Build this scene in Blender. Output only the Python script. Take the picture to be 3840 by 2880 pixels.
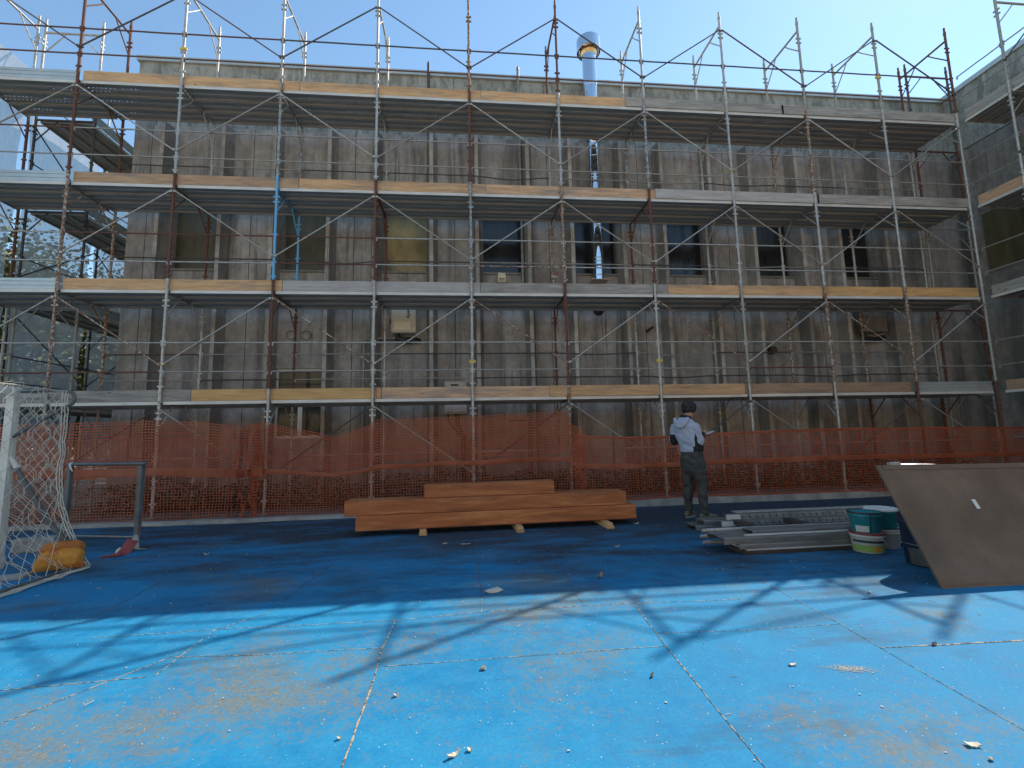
import bpy, bmesh, math, random
from mathutils import Vector, Matrix, noise
rad = math.radians
S = bpy.context.scene
for o in list(bpy.data.objects):
    bpy.data.objects.remove(o)
COL = S.collection

# ------------------------------------------------------------------ camera
cam_d = bpy.data.cameras.new('camera')
cam_d.sensor_fit = 'HORIZONTAL'; cam_d.sensor_width = 36.0
cam_d.lens = 1716.8 / 3840 * 36.0
cam_d.clip_start = 0.05; cam_d.clip_end = 1500
cam = bpy.data.objects.new('camera', cam_d); COL.objects.link(cam)
yw, pt, rl = 0.0966, 0.1184, -0.0219
fwd = Vector((math.sin(yw) * math.cos(pt), math.cos(yw) * math.cos(pt), math.sin(pt)))
rt0 = Vector((math.cos(yw), -math.sin(yw), 0)); up0 = rt0.cross(fwd)
rt = math.cos(rl) * rt0 + math.sin(rl) * up0
up = -math.sin(rl) * rt0 + math.cos(rl) * up0
m = Matrix((rt, up, -fwd)).transposed().to_4x4()
m.translation = Vector((7.112, -8.429, 1.2636))
cam.matrix_world = m
S.camera = cam

# ------------------------------------------------------------------ light
SUN = Vector((0.7806, 0.557, 1.0)).normalized()
SUN_EL = math.asin(SUN.z); SUN_AZ = math.atan2(SUN.x, SUN.y)
w = bpy.data.worlds.new('World'); S.world = w; w.use_nodes = True
nt = w.node_tree
bg = nt.nodes['Background']; bg.inputs['Strength'].default_value = 0.15
sky = nt.nodes.new('ShaderNodeTexSky'); sky.sky_type = 'NISHITA'
sky.sun_disc = False; sky.sun_elevation = SUN_EL; sky.sun_rotation = SUN_AZ
sky.air_density = 0.85; sky.dust_density = 0.06; sky.ozone_density = 1.0
tint = nt.nodes.new('ShaderNodeMix'); tint.data_type = 'RGBA'; tint.blend_type = 'MULTIPLY'; tint.inputs[0].default_value = 1.0
tint.inputs[7].default_value = (0.96, 1.07, 0.99, 1)
nt.links.new(sky.outputs[0], tint.inputs[6]); nt.links.new(tint.outputs[2], bg.inputs[0])
sd = bpy.data.lights.new('sun', 'SUN'); sd.energy = 3.2; sd.angle = rad(0.4); sd.color = (1.0, 0.95, 0.87)
sun = bpy.data.objects.new('sun', sd); COL.objects.link(sun)
sun.rotation_euler = (-SUN).to_track_quat('-Z', 'Y').to_euler()
sun.location = (14, 5, 20)
S.view_settings.view_transform = 'Standard'; S.view_settings.look = 'None'
S.view_settings.gamma = 1.0; S.view_settings.exposure = 0.9
S.view_settings.use_curve_mapping = False
S.cycles.max_bounces = 8; S.cycles.transparent_max_bounces = 24
S.cycles.use_denoising = True

# ------------------------------------------------------------------ materials
class NB:
    def __init__(s, name):
        s.m = bpy.data.materials.new(name); s.m.use_nodes = True
        s.warm = (1.15, 1.0, 0.86); s.t = s.m.node_tree; s.b = s.t.nodes['Principled BSDF']; s.out = s.t.nodes['Material Output']
    def n(s, typ, **k):
        nd = s.t.nodes.new(typ)
        for a, v in k.items(): setattr(nd, a, v)
        return nd
    def l(s, a, b): s.t.links.new(a, b)
    def vec(s, scale=(1, 1, 1), rand=True, rot=None):
        tc = s.n('ShaderNodeTexCoord'); v = tc.outputs['Object']
        if rand:
            oi = s.n('ShaderNodeObjectInfo')
            mu = s.n('ShaderNodeMath', operation='MULTIPLY'); mu.inputs[1].default_value = 57.3
            s.l(oi.outputs['Random'], mu.inputs[0])
            ad = s.n('ShaderNodeVectorMath', operation='ADD')
            s.l(v, ad.inputs[0]); s.l(mu.outputs[0], ad.inputs[1]); v = ad.outputs[0]
        mp = s.n('ShaderNodeMapping'); mp.inputs['Scale'].default_value = scale
        if rot: mp.inputs['Rotation'].default_value = rot
        s.l(v, mp.inputs[0]); return mp.outputs[0]
    def noise(s, v, scale, detail=6, rough=0.6, dist=0.0):
        t = s.n('ShaderNodeTexNoise'); t.inputs['Scale'].default_value = scale
        t.inputs['Detail'].default_value = detail; t.inputs['Roughness'].default_value = rough
        t.inputs['Distortion'].default_value = dist
        s.l(v, t.inputs['Vector']); return t.outputs['Fac']
    def ramp(s, f, stops):
        r = s.n('ShaderNodeValToRGB'); e = r.color_ramp.elements
        stops = [(p, c if isinstance(c, (int, float)) else tuple(min(0.9, x * y) for x, y in zip(c, s.warm))) for p, c in stops]
        while len(e) < len(stops): e.new(0.5)
        for el, (p, c) in zip(e, stops):
            el.position = p; el.color = (c[0], c[1], c[2], 1) if not isinstance(c, (int, float)) else (c, c, c, 1)
        s.l(f, r.inputs[0]); return r.outputs[0]
    def mix(s, f, a, b, mode='MIX'):
        x = s.n('ShaderNodeMix', data_type='RGBA', blend_type=mode)
        for sock, v in ((x.inputs[0], f), (x.inputs[6], a), (x.inputs[7], b)):
            if isinstance(v, (int, float)): sock.default_value = v
            elif isinstance(v, tuple): sock.default_value = (v[0], v[1], v[2], 1)
            else: s.l(v, sock)
        return x.outputs[2]
    def math(s, op, a, b=None):
        x = s.n('ShaderNodeMath', operation=op)
        for i, v in enumerate((a, b)):
            if v is None: continue
            if isinstance(v, (int, float)): x.inputs[i].default_value = v
            else: s.l(v, x.inputs[i])
        return x.outputs[0]
    def col(s, c):
        if isinstance(c, tuple): s.b.inputs['Base Color'].default_value = (c[0], c[1], c[2], 1)
        else: s.l(c, s.b.inputs['Base Color'])
    def bump(s, h, strength=0.3, dist=0.01):
        b = s.n('ShaderNodeBump'); b.inputs['Strength'].default_value = strength
        b.inputs['Distance'].default_value = dist; s.l(h, b.inputs['Height']); s.l(b.outputs[0], s.b.inputs['Normal'])
    def rm(s, rough, metal=0.0, spec=None):
        if isinstance(rough, (int, float)): s.b.inputs['Roughness'].default_value = rough
        else: s.l(rough, s.b.inputs['Roughness'])
        if isinstance(metal, (int, float)): s.b.inputs['Metallic'].default_value = metal
        else: s.l(metal, s.b.inputs['Metallic'])
        if spec is not None: s.b.inputs['Specular IOR Level'].default_value = spec

def simple(name, c0, c1, nscale=6, rough=0.7, metal=0.0, bump=0.0, scale=(1, 1, 1), lo=0.35, hi=0.65, spec=None):
    k = NB(name); v = k.vec(scale); f = k.noise(v, nscale)
    k.col(k.ramp(f, [(lo, c0), (hi, c1)])); k.rm(rough, metal, spec)
    if bump: k.bump(f, bump)
    return k.m

def two_layer(name, base, flake, amount, nscale=22, rough=0.6, metal_b=0.0, metal_f=0.0, soft=0.03, scale=(1, 1, 1)):
    """base colours with patches of flake colours over it (rust, worn paint)"""
    k = NB(name); v = k.vec(scale)
    f1 = k.noise(v, nscale * 2.3, 8, 0.7); f2 = k.noise(v, nscale, 8, 0.75)
    a = k.ramp(f1, [(0.3, base[0]), (0.7, base[1])]); b = k.ramp(f1, [(0.3, flake[0]), (0.7, flake[1])])
    mk = k.ramp(f2, [(amount - soft, 0.0), (amount + soft, 1.0)])
    k.col(k.mix(mk, a, b)); k.rm(rough, k.mix(mk, (metal_b,) * 3, (metal_f,) * 3))
    k.bump(f2, 0.25, 0.003); return k.m

MAT = {}
MAT['galv'] = simple('galvanised_steel', (0.32, 0.325, 0.325), (0.50, 0.505, 0.505), 14, 0.5, 0.35, 0.1)
MAT['galv_dark'] = simple('dark_weathered_zinc', (0.17, 0.172, 0.175), (0.30, 0.30, 0.30), 7, 0.42, 0.4, 0.05, (0.4, 2, 2))
MAT['galv_dull'] = two_layer('dull_galvanised_steel', ((0.27, 0.268, 0.26), (0.42, 0.418, 0.41)), ((0.17, 0.11, 0.075), (0.24, 0.17, 0.12)), 0.60, 16, 0.6, 0.4, 0.0)
MAT['rust'] = two_layer('rusty_brown_steel', ((0.085, 0.035, 0.024), (0.17, 0.075, 0.048)), ((0.24, 0.17, 0.13), (0.36, 0.30, 0.26)), 0.66, 20, 0.8)
MAT['rust_mottled'] = two_layer('flaking_rusty_steel', ((0.15, 0.065, 0.035), (0.25, 0.13, 0.07)), ((0.40, 0.39, 0.36), (0.55, 0.55, 0.52)), 0.53, 24, 0.75)
MAT['white_rust'] = two_layer('white_paint_over_rust', ((0.50, 0.49, 0.45), (0.66, 0.65, 0.61)), ((0.13, 0.055, 0.035), (0.22, 0.10, 0.06)), 0.56, 18, 0.7)
MAT['blue_rust'] = two_layer('light_blue_paint_over_rust', ((0.22, 0.36, 0.48), (0.36, 0.47, 0.56)), ((0.14, 0.065, 0.04), (0.34, 0.28, 0.24)), 0.49, 15, 0.65)
MAT['blue'] = two_layer('light_blue_paint', ((0.10, 0.36, 0.68), (0.17, 0.45, 0.74)), ((0.16, 0.07, 0.04), (0.30, 0.20, 0.14)), 0.66, 14, 0.55)
MAT['darkrail'] = two_layer('dark_weathered_tube', ((0.055, 0.05, 0.05), (0.10, 0.085, 0.08)), ((0.15, 0.08, 0.06), (0.22, 0.15, 0.12)), 0.6, 20, 0.7)
MAT['tie_red'] = simple('red_plastic_cap', (0.45, 0.04, 0.04), (0.55, 0.07, 0.06), 8, 0.5)
MAT['yellow'] = simple('yellow_paint', (0.55, 0.42, 0.06), (0.62, 0.50, 0.12), 10, 0.6)
MAT['deckedge'] = simple('bright_galvanised_edge', (0.52, 0.52, 0.51), (0.66, 0.66, 0.65), 9, 0.5, 0.15, 0.05, (0.3, 1, 1))

def deck_mat(name, perforated):
    k = NB(name); k.warm = (1.04, 1, 0.95); v = k.vec((0.35, 3, 3))
    f = k.noise(v, 5, 8, 0.6); g = k.noise(k.vec((0.25, 7, 1)), 3, 5, 0.6)
    c = k.ramp(f, [(0.3, (0.27, 0.25, 0.225)), (0.55, (0.34, 0.317, 0.288)), (0.75, (0.40, 0.375, 0.345))])
    st = k.ramp(g, [(0.66, 0.0), (0.82, 0.22)])
    k.col(k.mix(st, c, (0.20, 0.10, 0.06))); k.rm(0.65, 0.0); k.bump(f, 0.15, 0.004)
    if perforated:
        tc = k.n('ShaderNodeTexCoord'); sp = k.n('ShaderNodeSeparateXYZ'); k.l(tc.outputs['Object'], sp.inputs[0])
        def cell(x, pitch):
            a = k.math('DIVIDE', x, pitch); a = k.math('FRACT', a); a = k.math('SUBTRACT', a, 0.5)
            return k.math('MULTIPLY', a, pitch)
        cx = cell(sp.outputs[0], 0.075); cy = cell(sp.outputs[1], 0.0825)
        d = k.math('SQRT', k.math('ADD', k.math('MULTIPLY', cx, cx), k.math('MULTIPLY', cy, cy)))
        hole = k.math('LESS_THAN', d, 0.015)
        big = k.noise(k.vec((1.2, 5, 1)), 1.6, 2, 0.5)
        hole = k.math('MULTIPLY', hole, k.math('GREATER_THAN', big, 0.46))
        k.l(k.math('SUBTRACT', 1.0, hole), k.b.inputs['Alpha'])
    return k.m
MAT['deck'] = deck_mat('steel_deck_underside', False)
MAT['deck_perf'] = deck_mat('perforated_steel_deck', True)

def wood_mat(name, dark, mid, light, grain=1.0, stain=0.35, stain_col=(0.14, 0.11, 0.09), knots=True):
    k = NB(name); v = k.vec((0.9, 9, 9)); f = k.noise(v, 2.2 * grain, 8, 0.65, 0.6)
    c = k.ramp(f, [(0.28, dark), (0.5, mid), (0.72, light)])
    g = k.noise(k.vec((0.55, 2.2, 4)), 2.0, 6, 0.65)
    c = k.mix(k.ramp(g, [(0.48, 0.0), (0.75, stain * 2)]), c, stain_col)
    if knots:
        vo = k.n('ShaderNodeTexVoronoi'); vo.inputs['Scale'].default_value = 1.6
        k.l(k.vec((1.0, 2.5, 2.5)), vo.inputs['Vector'])
        c = k.mix(k.ramp(vo.outputs['Distance'], [(0.03, 0.8), (0.07, 0.0)]), c, tuple(x * 0.35 for x in dark))
    oi = k.n('ShaderNodeObjectInfo')
    hs = k.n('ShaderNodeHueSaturation'); k.l(c, hs.inputs['Color'])
    vv = k.math('ADD', k.math('MULTIPLY', oi.outputs['Random'], 0.3), 0.86); k.l(vv, hs.inputs['Value'])
    k.col(hs.outputs[0]); k.rm(0.75); k.bump(f, 0.2, 0.004); return k.m
MAT['wood_warm'] = wood_mat('warm_pine_board', (0.40, 0.23, 0.11), (0.55, 0.34, 0.18), (0.66, 0.45, 0.26), 1.0, 0.5, (0.26, 0.19, 0.14))
MAT['wood_orange'] = wood_mat('orange_pine_board', (0.40, 0.22, 0.085), (0.53, 0.32, 0.13), (0.62, 0.40, 0.18), 0.8, 0.35, (0.28, 0.19, 0.11))
MAT['wood_mixed'] = wood_mat('half_weathered_board', (0.34, 0.20, 0.12), (0.48, 0.31, 0.19), (0.62, 0.43, 0.28), 1.0, 0.6, (0.26, 0.20, 0.165))
MAT['wood_grey'] = wood_mat('weathered_grey_board', (0.19, 0.175, 0.165), (0.30, 0.285, 0.27), (0.42, 0.40, 0.385), 1.2, 0.4, (0.13, 0.11, 0.10))
MAT['wood_pale'] = wood_mat('bleached_grey_board', (0.34, 0.33, 0.33), (0.43, 0.42, 0.42), (0.52, 0.51, 0.51), 1.0, 0.15, (0.24, 0.22, 0.21))
MAT['wood_brown'] = wood_mat('dull_brown_board', (0.22, 0.14, 0.09), (0.32, 0.21, 0.135), (0.40, 0.28, 0.18), 1.0, 0.45)
MAT['timber'] = wood_mat('glued_orange_timber', (0.32, 0.095, 0.030), (0.46, 0.155, 0.050), (0.64, 0.28, 0.11), 0.7, 0.55, (0.27, 0.085, 0.032))
MAT['bearer'] = wood_mat('pale_batten', (0.45, 0.28, 0.13), (0.55, 0.36, 0.18), (0.62, 0.44, 0.25))

def concrete_mat(name='stained_precast_concrete', tone=1.0):
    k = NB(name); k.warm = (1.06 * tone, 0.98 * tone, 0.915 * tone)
    V = lambda s: k.vec(s, False)
    f = k.noise(V((1, 1, 0.55)), 0.9, 8, 0.6)
    c = k.ramp(f, [(0.30, (0.235, 0.212, 0.19)), (0.5, (0.345, 0.318, 0.29)), (0.70, (0.44, 0.412, 0.382))])
    md = k.noise(V((1, 1, 0.8)), 5.5, 9, 0.72, 0.2); fine = k.noise(V((1, 1, 1)), 42, 4, 0.7)
    c = k.mix(0.42, c, k.ramp(md, [(0.3, 0.15), (0.7, 0.85)]), 'OVERLAY')
    c = k.mix(0.16, c, k.ramp(fine, [(0.3, 0.0), (0.7, 1.0)]), 'OVERLAY')
    st = k.noise(V((2.4, 2.4, 0.28)), 1.0, 7, 0.62, 0.5)
    c = k.mix(k.ramp(st, [(0.49, 0.0), (0.68, 0.74)]), c, (0.105, 0.092, 0.08))
    run = k.noise(V((9, 9, 0.35)), 1.0, 6, 0.7, 0.4); gate = k.noise(V((0.8, 0.8, 0.5)), 1.0, 3, 0.5)
    rm_ = k.math('MULTIPLY', k.ramp(run, [(0.53, 0.0), (0.66, 0.8)]), k.ramp(gate, [(0.45, 0.0), (0.6, 1.0)]))
    c = k.mix(rm_, c, (0.075, 0.066, 0.058))
    ef = k.noise(V((3.0, 3.0, 0.7)), 1.2, 8, 0.75, 0.3)
    c = k.mix(k.ramp(ef, [(0.58, 0.0), (0.72, 0.4)]), c, (0.50, 0.49, 0.47))
    bl = k.noise(V((1, 1, 0.7)), 3.1, 9, 0.78, 0.4)
    c = k.mix(k.ramp(bl, [(0.60, 0.0), (0.70, 0.55)]), c, (0.12, 0.105, 0.092))
    k.col(c); k.rm(0.85); k.bump(k.math('ADD', fine, md), 0.3, 0.006); return k.m
MAT['concrete'] = concrete_mat(); MAT['concrete_shaded'] = concrete_mat('stained_shaded_precast_concrete', 0.68); MAT['concrete_lit_edge'] = concrete_mat('worn_lit_rib_edge', 1.22)  # dark and pale copies put shade and light into the rib colours
def parapet_mat():
    k = NB('lichen_streaked_parapet_concrete'); k.warm = (1.04, 1, 0.93)
    f = k.noise(k.vec((1, 1, 1), False), 1.3, 9, 0.7)
    c = k.ramp(f, [(0.3, (0.28, 0.272, 0.25)), (0.7, (0.40, 0.39, 0.365))])
    st = k.noise(k.vec((4.2, 4.2, 1.7), False), 1.0, 10, 0.82, 0.3)
    c = k.mix(k.ramp(st, [(0.45, 0.0), (0.60, 0.8)]), c, (0.125, 0.115, 0.095))
    st2 = k.noise(k.vec((6, 6, 0.3), False), 1.5, 5, 0.6)
    c = k.mix(k.ramp(st2, [(0.60, 0.0), (0.72, 0.7)]), c, (0.50, 0.48, 0.43))
    k.col(c); k.rm(0.9); k.bump(st, 0.2, 0.006); return k.m
MAT['parapet'] = parapet_mat()
MAT['joint'] = simple('dark_panel_joint', (0.10, 0.088, 0.076), (0.17, 0.15, 0.13), 4, 0.9)
MAT['coping'] = simple('grey_metal_coping', (0.40, 0.46, 0.50), (0.50, 0.56, 0.60), 2, 0.4, 0.5)
MAT['roof'] = simple('roof_felt', (0.12, 0.12, 0.12), (0.2, 0.2, 0.2), 3, 0.9)
MAT['frame_dark'] = simple('dull_window_frame', (0.16, 0.155, 0.15), (0.24, 0.235, 0.225), 6, 0.5, 0.3)
MAT['white_frame'] = simple('white_window_frame', (0.66, 0.66, 0.64), (0.76, 0.76, 0.74), 6, 0.5)
def glass_mat(name, c0, c1, rough=0.12, spec=0.6, scale=(2.5, 2.5, 0.8)):
    k = NB(name); f = k.noise(k.vec(scale), 1.6, 6, 0.65)
    k.col(k.ramp(f, [(0.3, c0), (0.7, c1)])); k.rm(k.ramp(f, [(0.3, rough), (0.7, rough * 2)]), 0.0, spec)
    k.bump(k.noise(k.vec((3, 3, 1)), 2.0, 2), 0.04, 0.02); return k.m
MAT['pane_dark'] = glass_mat('dirty_dark_glass', (0.012, 0.013, 0.015), (0.035, 0.034, 0.034))
MAT['pane_olive'] = glass_mat('dirty_olive_glass', (0.05, 0.045, 0.022), (0.125, 0.112, 0.062), 0.3, 0.5)
MAT['pane_yellow'] = glass_mat('yellow_glow_glass', (0.06, 0.052, 0.02), (0.40, 0.33, 0.14), 0.22, 0.5, (1.1, 1.1, 0.7))  # warm reflected glow put into the pane's base colour
MAT['pane_door'] = glass_mat('dark_door_glass', (0.03, 0.032, 0.030), (0.055, 0.058, 0.053), 0.1)
k = NB('polished_stainless_steel'); k.col((0.80, 0.81, 0.83)); k.rm(0.055, 1.0); MAT['mirror'] = k.m
MAT['steel_dark'] = simple('dark_steel', (0.05, 0.05, 0.055), (0.09, 0.09, 0.095), 8, 0.5, 0.5)
MAT['heater'] = simple('cream_enamel_casing', (0.50, 0.49, 0.44), (0.57, 0.56, 0.51), 3, 0.5)
MAT['heater_lt'] = simple('pale_front_panel', (0.62, 0.56, 0.47), (0.68, 0.62, 0.53), 3, 0.6)
MAT['black'] = simple('black_rubber', (0.012, 0.012, 0.013), (0.03, 0.03, 0.03), 10, 0.5)
MAT['plastic_grey'] = simple('grey_plastic_cabinet', (0.42, 0.39, 0.37), (0.50, 0.47, 0.45), 3, 0.55)
MAT['cream'] = simple('cream_plastic', (0.62, 0.58, 0.44), (0.68, 0.64, 0.50), 5, 0.5)
MAT['pipe_brown'] = simple('dark_brown_pipe', (0.045, 0.035, 0.03), (0.08, 0.06, 0.05), 8, 0.6)
MAT['pipe_grey'] = simple('weathered_grey_pipe', (0.19, 0.195, 0.195), (0.28, 0.285, 0.28), 8, 0.55, 0.3)
MAT['pipe_yellow'] = simple('old_yellow_gas_pipe', (0.24, 0.20, 0.11), (0.33, 0.29, 0.18), 8, 0.6)

def net_mat(name='orange_plastic_netting', tone=1.0):
    k = NB(name); k.warm = (tone, tone, tone); f = k.noise(k.vec((1, 1, 1), False), 2.2, 6, 0.7)
    c = k.ramp(f, [(0.3, (0.54, 0.105, 0.032)), (0.7, (0.76, 0.20, 0.085))])
    k.col(c); k.rm(0.5)
    tr = k.n('ShaderNodeBsdfTranslucent'); k.l(c, tr.inputs[0])
    mx = k.n('ShaderNodeMixShader'); mx.inputs[0].default_value = 0.3
    k.l(k.b.outputs[0], mx.inputs[1]); k.l(tr.outputs[0], mx.inputs[2]); k.l(mx.outputs[0], k.out.inputs[0]); return k.m
MAT['net'] = net_mat(); MAT['net_band'] = net_mat('orange_plastic_band', 0.72)
def sheet_mat():
    k = NB('white_debris_sheet'); k.warm = (1.05, 1, 0.95); f = k.noise(k.vec((4, 4, 1.2), False), 2.0, 8, 0.7)
    c = k.ramp(f, [(0.3, (0.42, 0.44, 0.46)), (0.7, (0.60, 0.62, 0.64))])
    df = k.n('ShaderNodeBsdfDiffuse'); tl = k.n('ShaderNodeBsdfTranslucent'); tp = k.n('ShaderNodeBsdfTransparent')
    k.l(c, df.inputs[0]); k.l(c, tl.inputs[0]); tp.inputs[0].default_value = (0.95, 0.95, 0.95, 1)
    m1 = k.n('ShaderNodeMixShader'); m1.inputs[0].default_value = 0.5
    k.l(df.outputs[0], m1.inputs[1]); k.l(tl.outputs[0], m1.inputs[2])
    m2 = k.n('ShaderNodeMixShader'); m2.inputs[0].default_value = 0.42
    k.l(m1.outputs[0], m2.inputs[1]); k.l(tp.outputs[0], m2.inputs[2]); k.l(m2.outputs[0], k.out.inputs[0]); return k.m
MAT['sheet'] = sheet_mat()

def court_mat():
    k = NB('worn_blue_rubber_court'); k.warm = (1, 1, 1); P = lambda s=(1, 1, 1): k.vec(s, False)
    f = k.noise(P(), 0.9, 8, 0.6); fm = k.noise(P(), 7, 8, 0.7); ff = k.noise(P(), 55, 5, 0.7)
    c = k.ramp(f, [(0.3, (0.006, 0.168, 0.345)), (0.7, (0.018, 0.245, 0.435))])
    c = k.mix(k.ramp(fm, [(0.35, 0.0), (0.7, 0.6)]), c, (0.050, 0.30, 0.47))
    fx = k.noise(P(), 2.6, 9, 0.75); c = k.mix(k.ramp(fx, [(0.5, 0.0), (0.72, 0.6)]), c, (0.060, 0.19, 0.29))
    c = k.mix(k.ramp(ff, [(0.42, 0.0), (0.75, 0.5)]), c, (0.006, 0.12, 0.29))
    # ochre wear where the top coat has rubbed off: big areas broken up by fine grain
    a1 = k.noise(P((0.8, 1.0, 1)), 0.9, 4, 0.6); a2 = k.noise(P(), 24, 10, 0.9, 0.3)
    spx = k.n('ShaderNodeSeparateXYZ'); tcx = k.n('ShaderNodeTexCoord'); k.l(tcx.outputs['Object'], spx.inputs[0])
    def spot(cx, cy, rx, ry, amt):
        dx = k.math('MULTIPLY', k.math('SUBTRACT', spx.outputs[0], cx), 1 / rx); dy = k.math('MULTIPLY', k.math('SUBTRACT', spx.outputs[1], cy), 1 / ry)
        d = k.math('SQRT', k.math('ADD', k.math('MULTIPLY', dx, dx), k.math('MULTIPLY', dy, dy)))
        return k.math('MULTIPLY', k.math('MAXIMUM', k.math('SUBTRACT', 1.0, d), 0.0), amt)
    west = k.math('ADD', k.math('ADD', spot(5.9, -5.7, 1.5, 0.9, 0.16), spot(7.2, -4.95, 5.0, 0.42, 0.09)), spot(5.4, -7.0, 2.2, 1.4, 0.06))
    west = k.math('SUBTRACT', west, 0.045)
    w1 = k.math('ADD', k.math('ADD', k.math('MULTIPLY', a1, 0.85), k.math('MULTIPLY', a2, 1.15)), west)
    wear = k.ramp(k.math('MULTIPLY', w1, 0.5), [(0.505, 0.0), (0.585, 0.82)])
    c = k.mix(wear, c, k.ramp(ff, [(0.35, (0.13, 0.115, 0.08)), (0.7, (0.29, 0.24, 0.14))]))
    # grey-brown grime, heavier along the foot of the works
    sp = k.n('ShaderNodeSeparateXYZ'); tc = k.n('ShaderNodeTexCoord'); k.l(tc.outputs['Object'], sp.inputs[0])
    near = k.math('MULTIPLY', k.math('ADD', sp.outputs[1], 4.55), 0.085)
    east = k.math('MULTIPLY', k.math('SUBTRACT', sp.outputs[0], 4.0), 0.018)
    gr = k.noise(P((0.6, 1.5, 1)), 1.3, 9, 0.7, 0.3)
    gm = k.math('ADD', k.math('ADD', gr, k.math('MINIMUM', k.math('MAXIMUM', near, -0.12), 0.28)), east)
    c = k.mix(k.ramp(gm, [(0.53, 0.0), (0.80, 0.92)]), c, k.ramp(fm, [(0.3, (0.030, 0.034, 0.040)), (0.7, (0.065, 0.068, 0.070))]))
    # white chips
    vo = k.n('ShaderNodeTexVoronoi'); vo.inputs['Scale'].default_value = 48; k.l(P(), vo.inputs['Vector'])
    sel = k.n('ShaderNodeSeparateColor'); k.l(vo.outputs['Color'], sel.inputs[0])
    sp1 = k.math('MULTIPLY', k.math('LESS_THAN', vo.outputs['Distance'], 0.13), k.math('GREATER_THAN', sel.outputs[0], 0.93))
    vo2 = k.n('ShaderNodeTexVoronoi'); vo2.inputs['Scale'].default_value = 70; k.l(P(), vo2.inputs['Vector'])
    sel2 = k.n('ShaderNodeSeparateColor'); k.l(vo2.outputs['Color'], sel2.inputs[0])
    sp2 = k.math('MULTIPLY', k.math('LESS_THAN', vo2.outputs['Distance'], 0.14), k.math('GREATER_THAN', sel2.outputs[0], 0.94))
    c = k.mix(k.math('MAXIMUM', sp1, k.math('MULTIPLY', sp2, 0.7)), c, (0.60, 0.58, 0.53))
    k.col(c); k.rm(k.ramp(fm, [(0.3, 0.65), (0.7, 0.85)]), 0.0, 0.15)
    k.bump(k.math('ADD', k.math('MULTIPLY', ff, 0.6), fm), 0.35, 0.004); return k.m
MAT['court'] = court_mat()
MAT['seam'] = two_layer('crumbled_joint_filler', ((0.33, 0.28, 0.19), (0.52, 0.46, 0.34)), ((0.03, 0.06, 0.10), (0.09, 0.12, 0.14)), 0.50, 30, 0.95)
MAT['seam_dim'] = two_layer('shaded_joint', ((0.05, 0.09, 0.14), (0.10, 0.13, 0.16)), ((0.26, 0.21, 0.13), (0.36, 0.30, 0.2)), 0.57, 18, 0.95)  # dim copy of the joint filler, with shade put into its colour
MAT['kerb'] = simple('rough_kerb_concrete', (0.22, 0.225, 0.22), (0.38, 0.385, 0.38), 3.5, 0.95, 0, 0.4)
MAT['apron'] = simple('dusty_concrete_apron', (0.085, 0.08, 0.075), (0.21, 0.20, 0.19), 1.6, 0.95, 0, 0.4)
MAT['soil'] = simple('dry_ground', (0.10, 0.095, 0.07), (0.19, 0.18, 0.13), 0.8, 0.95)
MAT['leaf'] = simple('dark_weed_leaf', (0.012, 0.018, 0.008), (0.03, 0.042, 0.018), 3, 0.6)
MAT['tree_leaf'] = simple('olive_tree_leaf', (0.075, 0.085, 0.028), (0.16, 0.175, 0.06), 1.2, 0.6)
MAT['bark'] = simple('grey_bark', (0.07, 0.06, 0.05), (0.14, 0.12, 0.10), 6, 0.9, 0, 0.4, (2, 2, 0.4))

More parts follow.
